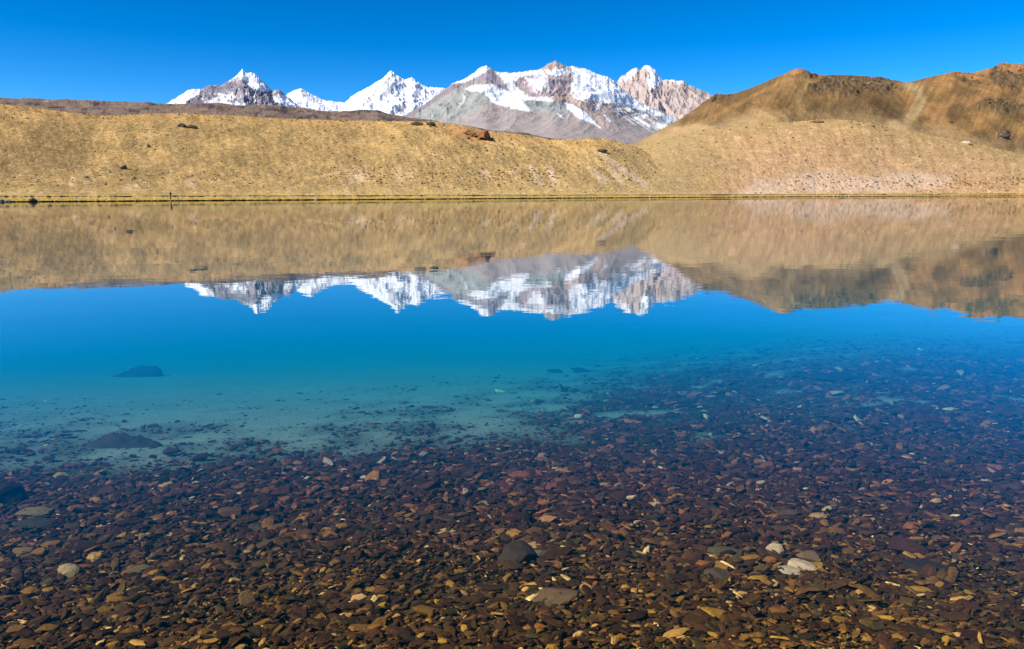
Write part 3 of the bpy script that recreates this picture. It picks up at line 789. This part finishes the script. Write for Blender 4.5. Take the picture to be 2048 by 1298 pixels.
# long low boulders with a peaked back
def peaked_boulder(px, py, wpx, hpx, colr, label, prof, seed=7, wide=.14):
    p = bed_hit(px, py + hpx * .4)
    dist = math.hypot(p.y, CAM_H - p.z); L = wpx / FPX * dist
    hh = hpx / FPX * dist
    nx, na = 40, 18
    xs = np.linspace(-.5, .5, nx)
    top = np.interp(xs, [q[0] for q in prof], [q[1] for q in prof])
    wd = wide * np.clip(1 - np.abs(xs / .51) ** 2.2, 0, 1) ** .55 + .008
    V = np.zeros((nx, na, 3))
    for j in range(na):
        a = -1 + 2 * j / (na - 1); r0 = .3                     # crest set back from the front
        q = (r0 - a) / (1 + r0) if a < r0 else (a - r0) / (1 - r0)
        V[:, j, 0] = xs * L; V[:, j, 1] = a * wd * L * 1.1
        V[:, j, 2] = (1 - q ** 1.7) * top * hh - .04
    v = V.reshape(-1, 3)
    n1 = ridged(v[:, 0] / L * 5 + seed, v[:, 1] / L * 7 + v[:, 2] / L * 5, 5, seed, .55) - .4
    v[:, 2] += .15 * hh * n1 * (v[:, 2] > 0); v[:, 1] += .02 * L * n1
    f, n = grid_faces(nx, na)
    o = mesh_from('boulder', v, f, n, one_mat, smooth=False)
    o.data.flip_normals()
    o.location = (p.x, p.y + .08, p.z); o.color = (*colr, 1); o.rotation_euler = (0, 0, .05)
    tag(o, label, 'boulder')
peaked_boulder(237, 884, 154, 36, (.048, .027, .019), 'long peaked dark brown boulder lying on the sand beyond the pebbles',
               [(-.5, .3), (-.46, .5), (-.36, .66), (-.24, .86), (-.14, 1.0), (-.04, .96), (.12, .78), (.3, .58), (.44, .44), (.5, .2)])
peaked_boulder(262, 744, 112, 24, (.05, .035, .028), 'dark blurred rock deep under the turquoise water',
               [(-.5, .08), (-.3, .25), (-.2, .5), (-.12, .52), (-.06, .8), (.1, 1.0), (.38, .95), (.48, .7), (.5, .3)], 9, .26)
lone_stone(8, 1000, 80, 46, (.022, .018, .016), 'blackish rock cut by the edge of the picture', 'boulder', 'boulder', yaw=.3, kind='b', seed=5)
lone_stone(1035, 1120, 88, 40, (.062, .046, .040), 'large tilted dark grey slab among ochre pebbles beside a grey-green stone', yaw=.55, tx=.28, ty=-.12, seed=1)
lone_stone(1078, 1116, 27, 14, (.14, .15, .11), 'grey-green rounded pebble touching the dark tilted slab', 'pebble', 'pebble', seed=2)
lone_stone(1020, 1166, 32, 24, (.30, .17, .05), 'orange block-like stone casting a black shadow', kind='b', seed=8)
lone_stone(1115, 1201, 92, 36, (.19, .125, .075), 'wide flat grey-brown slab, largest stone near the bottom', yaw=.05, seed=3)
lone_stone(1602, 1140, 56, 24, (.62, .50, .38), 'large cream white stone beside striped brown rock', yaw=-.25, seed=4)
lone_stone(1622, 1122, 50, 24, (.20, .135, .09), 'striped brown and white stone above the cream stone', yaw=-.6, seed=5)
lone_stone(1592, 1152, 58, 10, (.50, .43, .34), 'thin pale speckled flake below the cream stone', 'flake', 'stone', yaw=-.1, seed=6)
lone_stone(1553, 1104, 38, 20, (.60, .47, .34), 'pale pinkish rounded stone left of the striped rock', kind='b', seed=12)
lone_stone(1860, 1144, 92, 32, (.040, .033, .034), 'broad blackish oval slab on the right', yaw=-.12, seed=7)
lone_stone(1812, 1102, 74, 36, (.065, .030, .030), 'dark maroon wedge pointing down, upper right of the black slab', yaw=-.7, tx=.2, seed=8)
lone_stone(1450, 1110, 68, 24, (.125, .10, .062), 'olive grey oblong slab with a pale pebble at its foot', yaw=-.15, seed=9)
lone_stone(1430, 1156, 62, 26, (.115, .082, .058), 'brown slab crossed by thin white veins', yaw=.05, seed=10)
lone_stone(890, 1072, 42, 12, (.52, .39, .16), 'bright yellow elongated stone in mid-bed', yaw=.08, seed=11)
lone_stone(136, 1152, 56, 30, (.42, .33, .20), 'pale mottled stone with brown hollows, left', kind='b', seed=15)
lone_stone(279, 1149, 46, 22, (.20, .145, .07), 'tan faceted stone right of the pale mottled one', yaw=.3, seed=12)
lone_stone(462, 1030, 58, 22, (.13, .066, .048), 'maroon wedge-shaped slab in the upper left bed', yaw=.2, seed=13)
lone_stone(44, 1111, 42, 20, (.19, .14, .075), 'tan striped flat stone near the left edge', yaw=.15, seed=14)
lone_stone(1055, 1049, 24, 20, (.018, .014, .016), 'small upright black stub of stone', kind='b', seed=18)
lone_stone(1252, 1119, 40, 20, (.040, .027, .024), 'dark rounded oval cobble with a smooth back', 'cobble', 'cobble', kind='b', seed=20)
lone_stone(66, 1030, 66, 20, (.21, .16, .075), 'ochre flat slab lying on a dark slab, far left', yaw=.15, seed=15)
lone_stone(62, 1054, 72, 20, (.05, .046, .04), 'dark grey slab under the ochre slab, far left', yaw=.1, seed=16)
lone_stone(496, 1208, 36, 28, (.19, .125, .065), 'upright tan stone with a rounded top, lower left', kind='b', seed=24)
lone_stone(1900, 823, 28, 8, (.62, .54, .40), 'pale cream stone under blue water near the right edge', seed=17)
lone_stone(1672, 789, 32, 8, (.55, .42, .38), 'pale pinkish slab lying on the blue-tinted bed', seed=18)
lone_stone(1157, 836, 18, 8, (.62, .56, .44), 'small white rounded pebble at the edge of the sand', 'pebble', 'pebble', kind='b', seed=27)
lone_stone(120, 957, 28, 13, (.34, .30, .16), 'yellowish pale stone at the edge of the sand, left', yaw=.3, seed=19)
lone_stone(1110, 743, 34, 6, (.03, .03, .03), 'dark flat rock alone under the turquoise water, middle', seed=20)
lone_stone(1160, 742, 40, 8, (.03, .03, .03), 'broader dark flat rock right of its lone neighbour', seed=21)
lone_stone(1682, 758, 95, 12, (.03, .028, .03), 'long dark shoal-like rock under deep blue water', seed=22)

# ------------------------------------------------------------------ water: clear body with a mirror surface
wm = bpy.data.materials.new('lake_water')
wm.use_nodes = True
N, L = wm.node_tree.nodes, wm.node_tree.links
N.clear()
out = N.new('ShaderNodeOutputMaterial')
tr = N.new('ShaderNodeBsdfTransparent')
gl = N.new('ShaderNodeBsdfGlossy'); gl.inputs['Roughness'].default_value = 0.0
fr = N.new('ShaderNodeFresnel'); fr.inputs['IOR'].default_value = 1.33
geo = N.new('ShaderNodeNewGeometry')                      # same reflectance from above and from below the surface
ior = N.new('ShaderNodeMapRange'); ior.inputs['To Min'].default_value = 1.33; ior.inputs['To Max'].default_value = 1 / 1.33
L.new(geo.outputs['Backfacing'], ior.inputs['Value']); L.new(ior.outputs[0], fr.inputs['IOR'])
mxs = N.new('ShaderNodeMixShader')
tc = N.new('ShaderNodeTexCoord')
def wnoise(scale, detail, stretch):
    mp = N.new('ShaderNodeMapping'); mp.inputs['Scale'].default_value = stretch
    L.new(tc.outputs['Object'], mp.inputs['Vector'])
    nz = N.new('ShaderNodeTexNoise'); nz.inputs['Scale'].default_value = scale; nz.inputs['Detail'].default_value = detail
    L.new(mp.outputs[0], nz.inputs['Vector']); return nz.outputs['Fac']
b1 = N.new('ShaderNodeBump'); b1.inputs['Strength'].default_value = 1.0; b1.inputs['Distance'].default_value = 0.0007
pr = N.new('ShaderNodeMapRange'); pr.inputs['From Min'].default_value = .38; pr.inputs['From Max'].default_value = .66
pr.inputs['To Min'].default_value = .35; pr.inputs['To Max'].default_value = 2.4
L.new(wnoise(0.05, 3, (.5, 1.4, 1)), pr.inputs['Value'])
mh = N.new('ShaderNodeMath'); mh.operation = 'MULTIPLY'
L.new(wnoise(2.2, 3, (1, 1.3, 1)), mh.inputs[0]); L.new(pr.outputs[0], mh.inputs[1])
L.new(mh.outputs[0], b1.inputs['Height'])
b2 = N.new('ShaderNodeBump'); b2.inputs['Strength'].default_value = 1.0; b2.inputs['Distance'].default_value = 0.0022
L.new(wnoise(0.35, 2, (1, 1.6, 1)), b2.inputs['Height']); L.new(b1.outputs[0], b2.inputs['Normal'])
L.new(b2.outputs[0], gl.inputs['Normal'])
fc_ = N.new('ShaderNodeFloatCurve')                         # mirroring raised beyond plain water towards grazing view, cut at steep view
cu = fc_.mapping.curves[0]
for qx, qy in ((.045, .007), (.06, .016), (.08, .042), (.11, .10), (.17, .21), (.3, .48), (.45, .78), (.7, .93)): cu.points.new(qx, qy)
fc_.mapping.update()
L.new(fr.outputs[0], fc_.inputs['Value']); L.new(fc_.outputs[0], mxs.inputs[0]); L.new(tr.outputs[0], mxs.inputs[1]); L.new(gl.outputs[0], mxs.inputs[2])
L.new(mxs.outputs[0], out.inputs['Surface'])
va = N.new('ShaderNodeVolumeAbsorption'); va.inputs['Color'].default_value = (0.0, 0.90, 0.955, 1); va.inputs['Density'].default_value = 0.42
vsn = N.new('ShaderNodeVolumeScatter'); vsn.inputs['Color'].default_value = (0.0, 0.80, 1.0, 1); vsn.inputs['Density'].default_value = 0.053
ad = N.new('ShaderNodeAddShader')
L.new(va.outputs[0], ad.inputs[0]); L.new(vsn.outputs[0], ad.inputs[1]); L.new(ad.outputs[0], out.inputs['Volume'])
x0, x1, y0, y1, zb = -700, 900, -29, 720, -11.0
wv = [(x0, y0, 0), (x1, y0, 0), (x1, y1, 0), (x0, y1, 0), (x0, y0, zb), (x1, y0, zb), (x1, y1, zb), (x0, y1, zb)]
wf = [0, 1, 2, 3, 4, 7, 6, 5, 0, 4, 5, 1, 1, 5, 6, 2, 2, 6, 7, 3, 3, 7, 4, 0]
tag(mesh_from('water', wv, wf, [4] * 6, wm, smooth=False), 'still clear lake water mirroring hills, snow peaks and sky', 'water', kind='structure')

# ------------------------------------------------------------------ rocks on the hills and along the bank
def hill_rock(R, px, py, wpx, hpx, colr, label, seed, name='rock', cat='rock', yaw=0.0, depth=.8, sink=.25, group=None, n_sub=3):
    p = R.at(px, py + hpx * .5) if R else None
    if R is None:
        uu, _ = rays(px, 400.0); ye = float(np.interp(uu, u, ys)) + (404 - py) * .2
        p = Vector((uu * ye, ye - .2, 0.0))
    s = wpx / FPX * p.y / 2; hz = hpx / FPX * p.y
    me = boulder_mesh(name + '_shape', 70 + seed, n_sub, mat=one_mat, cuts=9, rough=.3)
    o = put_stone(me, (p.x, p.y, p.z + hz * (.5 - sink)), (s * 1.15, s * depth, hz * .62), yaw, 0, 0, colr, name)
    tag(o, label, cat, group)
    return o
def cliff_outcrop(R, px, py, wpx, hpx, colr, label):
    """a rock rib that climbs gently from the left and breaks off in a cliff on its right"""
    p = R.at(px, py + hpx * .45)
    s_ = wpx / FPX * p.y / 2; hz = hpx / FPX * p.y
    nx, na = 56, 30
    X, Yv = np.meshgrid(np.linspace(-1, 1.1, nx), np.linspace(-1, 1, na), indexing='ij')
    n1 = fbm(X * 3, Yv * 3, 5, 77, .6)
    edge = .50 + .30 * Yv + .12 * n1
    h = (.12 + .88 * sstep(-1.1, .35, X)) * (1 - np.abs(Yv) ** 2.2 * .8) + .30 * n1
    h = np.where(X < edge, h, h * np.clip(1 - (X - edge) / .09, 0, 1)) - .15
    v = np.stack([X * s_, Yv * s_ * .7, h * hz], -1).reshape(-1, 3)
    f, n = grid_faces(nx, na)
    o = mesh_from('rock_outcrop', v, f, n, one_mat, smooth=False)
    o.data.flip_normals(); o.location = p; o.color = (*colr, 1)
    tag(o, label, 'outcrop')
cliff_outcrop(LH, 963, 269, 44, 17, (.34, .14, .05), 'big orange rock outcrop with a black shaded cliff on its right, on the hill crest')
hill_rock(LH, 935, 262, 30, 14, (.42, .22, .09), 'low orange rock ledge just left of the big orange outcrop', 2, 'rock_outcrop', 'outcrop')
hill_rock(LH, 366, 250, 16, 9, (.07, .05, .035), 'dark rock pile with a pointed top high on the grassy hill', 3)
hill_rock(LH, 384, 253, 20, 6, (.10, .075, .05), 'low dark rocks right of the pointed rock pile', 4)
hill_rock(LH, 248, 333, 14, 11, (.12, .075, .05), 'dark boulder with a pale foot on the lower left hillside', 5, 'boulder', 'boulder')
hill_rock(LH, 297, 291, 8, 8, (.17, .12, .08), 'small lone grey-brown boulder halfway up the left hillside', 6, 'boulder', 'boulder')
hill_rock(LH, 264, 286, 6, 5, (.5, .42, .34), 'small whitish stone left of the lone grey-brown boulder', 7)
hill_rock(LH, 198, 243, 4, 4, (.5, .42, .34), 'tiny whitish stone near the left hill crest', 8)
hill_rock(LH, 170, 353, 12, 6, (.42, .36, .30), 'pale boulder low on the left hillside above the bank', 9, 'boulder', 'boulder')
hill_rock(LH, 833, 247, 22, 8, (.11, .085, .05), 'dark bushy rock on the hill crest left of the flag pole', 10)
hill_rock(LH, 862, 248, 18, 8, (.07, .055, .03), 'dark clump of rock at the foot of the flag pole', 11)
hill_rock(LH, 1204, 301, 20, 7, (.15, .10, .065), 'brown rock rib at the head of a pale scree streak', 12)
hill_rock(LH, 937, 277, 6, 4, (.07, .04, .03), 'small dark stone below the orange ledge', 13)
hill_rock(RL, 1932, 284, 14, 7, (.70, .56, .46), 'white boulder alone on the edge of the pale slope', 14, 'boulder', 'boulder')
hill_rock(RL, 1942, 290, 9, 3, (.10, .06, .04), 'small dark rock beside the white boulder', 15)
hill_rock(RL, 1636, 242, 26, 6, (.38, .18, .08), 'orange rock ledge on top of the pale right slope', 16, 'rock_outcrop', 'outcrop')
hill_rock(RL, 1745, 251, 8, 4, (.28, .15, .07), 'small rust brown rock on the shoulder of the pale slope', 17)
hill_rock(RU, 1902, 246, 7, 4, (.15, .09, .05), 'small dark rock on the upper brown hillside', 18)
hill_rock(RU, 2007, 270, 16, 9, (.14, .11, .09), 'grey crag standing alone on the brown hillside, far right', 19, 'rock_outcrop', 'outcrop')
RB = random.Random(5)
for k, (bx, w) in enumerate(((4, 12), (17, 10), (66, 16), (158, 7), (325, 5), (560, 6), (632, 7), (700, 5), (880, 4), (1300, 6), (1500, 4), (1690, 5))):
    cpal = ((.11, .10, .095), (.24, .20, .17), (.07, .055, .04), (.5, .42, .34), (.2, .15, .1), (.12, .09, .06), (.4, .34, .28), (.2, .16, .1), (.3, .25, .2), (.62, .55, .45), (.4, .35, .3), (.35, .3, .25))[k]
    lab = ('dark grey rock at the waterline, leftmost along the bank', 'grey rock at the waterline, second from the left end of the bank', 'broad dark rock at the waterline, third along the bank from the left', 'small pale stone at the waterline well left of the person',
           'small brown stone at the waterline just left of the person', 'dark stone on the bank between the person and the hill centre', 'pale grey stone in the water edge right of the person', 'small brownish stone on the bank below the hill centre',
           'tiny grey stone on the bank below the flag pole', 'white stone on the bank below the pale scree streaks', 'tiny pale stone where the pale slope meets the bank', 'small grey stone on the bank below the pale slope')[k]
    hill_rock(None, bx, 402, w, w * .55, cpal, lab, 40 + k, n_sub=2, sink=.2)

# loose rocks and crag blocks of the hillsides, pieces of the hill they lie on
block_meshes = [boulder_mesh('rock_shape', 300 + i, 2, cuts=9, rough=.3) for i in range(8)]
def scatter_rocks(R, n, weight, lo, hi, pal, flat=.75):
    P = R.many(n, weight)
    for i, p in enumerate(P):
        w = lo * (hi / lo) ** (random.random() ** 1.8) / FPX * p[1] / 2
        cc = np.array(random.choice(pal)) * random.uniform(.7, 1.25)
        put_stone(random.choice(block_meshes), (p[0], p[1], p[2] - w * .05), (w * random.uniform(.9, 1.5), w, w * flat * random.uniform(.7, 1.3)), random.uniform(0, 6.28), random.uniform(-.2, .2), random.uniform(-.2, .2), cc, 'rock', R.obj)
def in_crags(a, b):
    m = np.zeros(a.shape)
    for q in CRAGS: m = np.maximum(m, sstep(-3, 4, poly_sd(a, b, q)))
    sky_y = np.interp(a, RU_SIL[0], RU_SIL[1])
    return m * ((a > 1300) & (a < 2060)) * sstep(2, 9, b - sky_y)
scatter_rocks(RU, 230, in_crags, 4, 12, [(.13, .09, .055), (.09, .065, .042), (.18, .12, .07), (.24, .14, .07)], .9)
scatter_rocks(RU, 60, lambda a, b: ((a > 1400) & (a < 2050) & (b < 300)) * 1.0, 2.5, 7, [(.13, .09, .055), (.22, .14, .07), (.3, .2, .12)])
scatter_rocks(LH, 150, lambda a, b: ((a > -10) & (a < 1400)) * (.25 + sstep(320, 370, b)), 2.5, 6.5, [(.5, .40, .28), (.32, .23, .14), (.16, .11, .07), (.6, .48, .34)])
scatter_rocks(RL, 70, lambda a, b: ((a > 1400) & (a < 2050)) * (.3 + sstep(330, 375, b)), 2.5, 6, [(.6, .46, .32), (.35, .24, .15), (.2, .13, .08)])

# scattered scrub and tussocks: too many and too small to count
def tufts(name, P, s, hgt, cols, mat, label, cat):
    n = len(P); k = 5
    a = (np.arange(k) / k * 2 * np.pi)[None] + rng.uniform(0, 6, n)[:, None]
    rr = s[:, None] * rng.uniform(.7, 1.2, (n, k))
    ring = np.stack([P[:, None, 0] + np.cos(a) * rr, P[:, None, 1] + np.sin(a) * rr, np.repeat((P[:, 2] - .12 * hgt)[:, None], k, 1)], -1)
    ring2 = np.stack([P[:, None, 0] + np.cos(a + .5) * rr * .62, P[:, None, 1] + np.sin(a + .5) * rr * .62, P[:, None, 2] + hgt[:, None] * rng.uniform(.6, 1.0, (n, k))], -1)
    tip = np.stack([P[:, 0], P[:, 1], P[:, 2] + hgt], -1)[:, None]
    v = np.concatenate([ring, ring2, tip], 1)
    f = []
    for i in range(k):
        j = (i + 1) % k
        f += [(i, j, k + i), (j, k + j, k + i), (k + i, k + j, 2 * k)]
    f = np.array(f)
    F = (f[None] + (np.arange(n) * (2 * k + 1))[:, None, None]).reshape(-1)
    o = mesh_from(name, v.reshape(-1, 3), F, np.full(len(F) // 3, 3), mat, np.repeat(cols, 2 * k + 1, 0), smooth=False)
    return tag(o, label, cat, kind='stuff')
tuft_mat = surf_mat('tussock', attr='col', rough=1.0, spec=0.0, scales=[(2.0, 0.2, None)])
P = np.concatenate([LH.many(10000, lambda a, b: (a > -40) & (b < 384)), RL.many(2500, lambda a, b: (a < 2090) & (b < 386))])
bi = rng.integers(0, len(pxs), 1100)
by_ = ys[bi] + rng.random(1100) ** 2 * 4 * ys[bi] / 160 - .1
P = np.concatenate([P, np.stack([u[bi] * by_, by_, .14 + .12 * (by_ - ys[bi])], -1)])
n = len(P)
pal = np.array([(.50, .35, .14), (.44, .30, .12), (.36, .25, .095), (.58, .42, .20), (.30, .21, .08)])
cols = pal[rng.choice(5, n, p=[.3, .3, .15, .15, .10])] * rng.uniform(.8, 1.2, n)[:, None]
sc = P[:, 1] / 230
tufts('grass', P, sc * rng.uniform(.14, .36, n), np.where(np.arange(n) >= n - 1100, 1.6, 1) * sc * rng.uniform(.06, .18, n), cols, tuft_mat, 'golden grass tussocks covering the far hillsides', 'grass')
low_l = lambda a, b: np.exp(-((b - 358) / 12.0) ** 2) * ((a > 180) & (a < 520)) + 1.2 * np.exp(-((b - 352) / 14.0) ** 2) * ((a > 660) & (a < 1120)) + .10 * (b < 385) + .7 * np.exp(-((b - 365) / 9.0) ** 2) * (a < 150)
P = np.concatenate([LH.many(1100, low_l), RL.many(600, lambda a, b: np.exp(-((b - 368) / 10.0) ** 2) * (a > 1580) + .06)])
n = len(P)
cols = np.array([(.20, .14, .055), (.26, .18, .07), (.15, .10, .04)])[rng.integers(0, 3, n)] * rng.uniform(.8, 1.2, n)[:, None]
sc = P[:, 1] / 230
tufts('scrub', P, sc * rng.uniform(.2, .48, n), sc * rng.uniform(.14, .36, n), cols, tuft_mat, 'low dark scrub dotted over the foot of the hills', 'scrub')

# ------------------------------------------------------------------ flag pole on the crest
fp = LH.at(862, 246)
pole = bpy.data.objects.new('flag_pole', None); COL.objects.link(pole); pole.location = fp
tag(pole, 'thin pole with a white cloth at its top on the grassy crest', 'flag pole')
white = surf_mat('white_cloth', (.85, .85, .84), rough=.9); wood = surf_mat('dark_wood', (.10, .08, .06), rough=.9, scales=[(6, .2, None)])
sc = fp.y / FPX
def tube(name, pts, rad, mat, parent, nside=8):
    V, F = [], []
    for (x, y, z), r in zip(pts, rad):
        for i in range(nside):
            a = i / nside * 2 * math.pi; V.append((x + r * math.cos(a), y + r * math.sin(a), z))
    for k in range(len(pts) - 1):
        for i in range(nside):
            j = (i + 1) % nside; F += [k * nside + i, k * nside + j, (k + 1) * nside + j, (k + 1) * nside + i]
    n0 = (len(pts) - 1) * nside
    F += list(range((len(pts) - 1) * nside, len(pts) * nside))
    return mesh_from(name, V, F, [4] * n0 + [nside], mat, smooth=False, parent=parent)
tube('pole', [(0, 0, -.3), (0.02, 0, 8 * sc), (0, 0, 15.5 * sc)], [.10, .08, .06], wood, pole)
V = []; nxx, nzz = 5, 9
for i in range(nzz):
    for j in range(nxx):
        s_ = j / (nxx - 1); tt = i / (nzz - 1)
        V.append((.05 + s_ * .75 * (1 - .3 * tt), .08 * math.sin(s_ * 5 + tt * 2), 15.2 * sc - tt * 2.1 - s_ * .12))
V2 = [(x, y + .02, z) for x, y, z in V]
f, n = grid_faces(nzz, nxx)
mesh_from('cloth', V + V2, np.concatenate([f, f + len(V)]), np.concatenate([n, n]), white, parent=pole)

# ------------------------------------------------------------------ person on the far bank
def person(px):
    uu, _ = rays(px, 400.0)
    ye = float(np.interp(uu, u, ys)) + 0.9
    root = bpy.data.objects.new('person', None); COL.objects.link(root)
    root.location = (uu * ye, ye, .40)
    tag(root, 'person in dark clothes standing on the far bank with hands raised to the face', 'person')
    def skin(name, joints, edges, mat, root_i=0):
        me = bpy.data.meshes.new(name)
        me.from_pydata([j[:3] for j in joints], edges, [])
        o = bpy.data.objects.new(name, me); COL.objects.link(o); o.parent = root
        me.materials.append(mat)
        m = o.modifiers.new('skin', 'SKIN')
        for v, j in zip(me.skin_vertices[0].data, joints):
            v.radius = (j[3], j[4] if len(j) > 4 else j[3])
        me.skin_vertices[0].data[root_i].use_root = True
        m.use_smooth_shade = True
        s = o.modifiers.new('sub', 'SUBSURF'); s.levels = 1; s.render_levels = 2
        return o
    cloth = surf_mat('dark_jacket', (.035, .032, .035), rough=.9, scales=[(8, .2, None)])
    skn = surf_mat('skin_tone', (.30, .17, .11), rough=.6)
    hair = surf_mat('black_hair', (.015, .012, .01), rough=.7)
    # pelvis, spine, chest, neck, head; arms lifted to the face; legs
    J = [(0, 0, .95, .15, .11), (0, 0, 1.15, .14, .10), (0, 0, 1.36, .17, .11), (0, -.01, 1.50, .06, .06), (0, -.03, 1.58, .085, .095), (0, -.03, 1.68, .085, .10),
         (.19, 0, 1.42, .065), (.33, -.12, 1.28, .05), (.10, -.24, 1.56, .035),
         (-.19, 0, 1.42, .065), (-.30, -.14, 1.26, .05), (-.08, -.24, 1.55, .035),
         (.09, 0, .88, .095), (.11, -.01, .50, .065), (.12, .02, .09, .045), (.13, -.14, .035, .04, .03),
         (-.09, 0, .88, .095), (-.12, .03, .50, .065), (-.14, .05, .09, .045), (-.16, -.11, .035, .04, .03)]
    E = [(0, 1), (1, 2), (2, 3), (3, 4), (4, 5), (2, 6), (6, 7), (7, 8), (2, 9), (9, 10), (10, 11), (0, 12), (12, 13), (13, 14), (14, 15), (0, 16), (16, 17), (17, 18), (18, 19)]
    skin('body', J, E, cloth)
    # face and hair over the head
    def blob(name, c, r, mat, zmin=-2, seed=0, parent=None):
        import bmesh
        bm = bmesh.new(); bmesh.ops.create_uvsphere(bm, u_segments=16, v_segments=10, radius=1)
        for v in bm.verts:
            v.co.z = max(v.co.z, zmin)
            v.co = Vector((v.co.x * r[0], v.co.y * r[1], v.co.z * r[2]))
        me = bpy.data.meshes.new(name); bm.to_mesh(me); bm.free(); me.materials.append(mat)
        for q in me.polygons: q.use_smooth = True
        o = bpy.data.objects.new(name, me); COL.objects.link(o); o.parent = parent or root; o.location = c
        return o
    fc = blob('face', (0, -.075, 1.63), (.072, .07, .10), skn)
    blob('nose', (0, -.07, -.005), (.014, .02, .022), skn, parent=fc)
    for sx_ in (-1, 1):
        blob('eye', (.028 * sx_, -.064, .012), (.012, .008, .008), hair, parent=fc)
    blob('hair', (0, -.015, 1.69), (.10, .115, .09), hair, zmin=-.35)
    for sx_ in (-1, 1):
        jh = [(.10 * sx_, -.24, 1.56, .030), (.07 * sx_, -.255, 1.60, .034)]
        eh = [(0, 1)]
        for q in range(4):
            b = len(jh); jh += [((.075 - .016 * q) * sx_, -.262, 1.61 + .012 * q, .010), ((.045 - .012 * q) * sx_, -.275, 1.625 + .014 * q, .009)]
            eh += [(1, b), (b, b + 1)]
        b = len(jh); jh += [(.055 * sx_, -.235, 1.585, .011)]; eh += [(1, b)]
        skin('hand', jh, eh, skn)
    cmat = surf_mat('camera_black', (.02, .02, .02), rough=.5)
    import bmesh
    bm = bmesh.new(); bmesh.ops.create_cube(bm, size=1)
    for v in bm.verts: v.co = Vector((v.co.x * .13, v.co.y * .05, v.co.z * .09))
    bmesh.ops.bevel(bm, geom=bm.edges[:], offset=.01, segments=2, affect='EDGES')
    r = bmesh.ops.create_cone(bm, cap_ends=True, segments=14, radius1=.035, radius2=.032, depth=.07, matrix=Matrix.Translation((0, -.055, 0)) @ Matrix.Rotation(math.pi / 2, 4, 'X'))
    me = bpy.data.meshes.new('camera_shape'); bm.to_mesh(me); bm.free(); me.materials.append(cmat)
    o = bpy.data.objects.new('photo_camera', me); COL.objects.link(o)
    o.location = root.location + Vector((0, -.29, 1.63))
    tag(o, 'small black photo camera held up by the person', 'photo camera')
person(342)
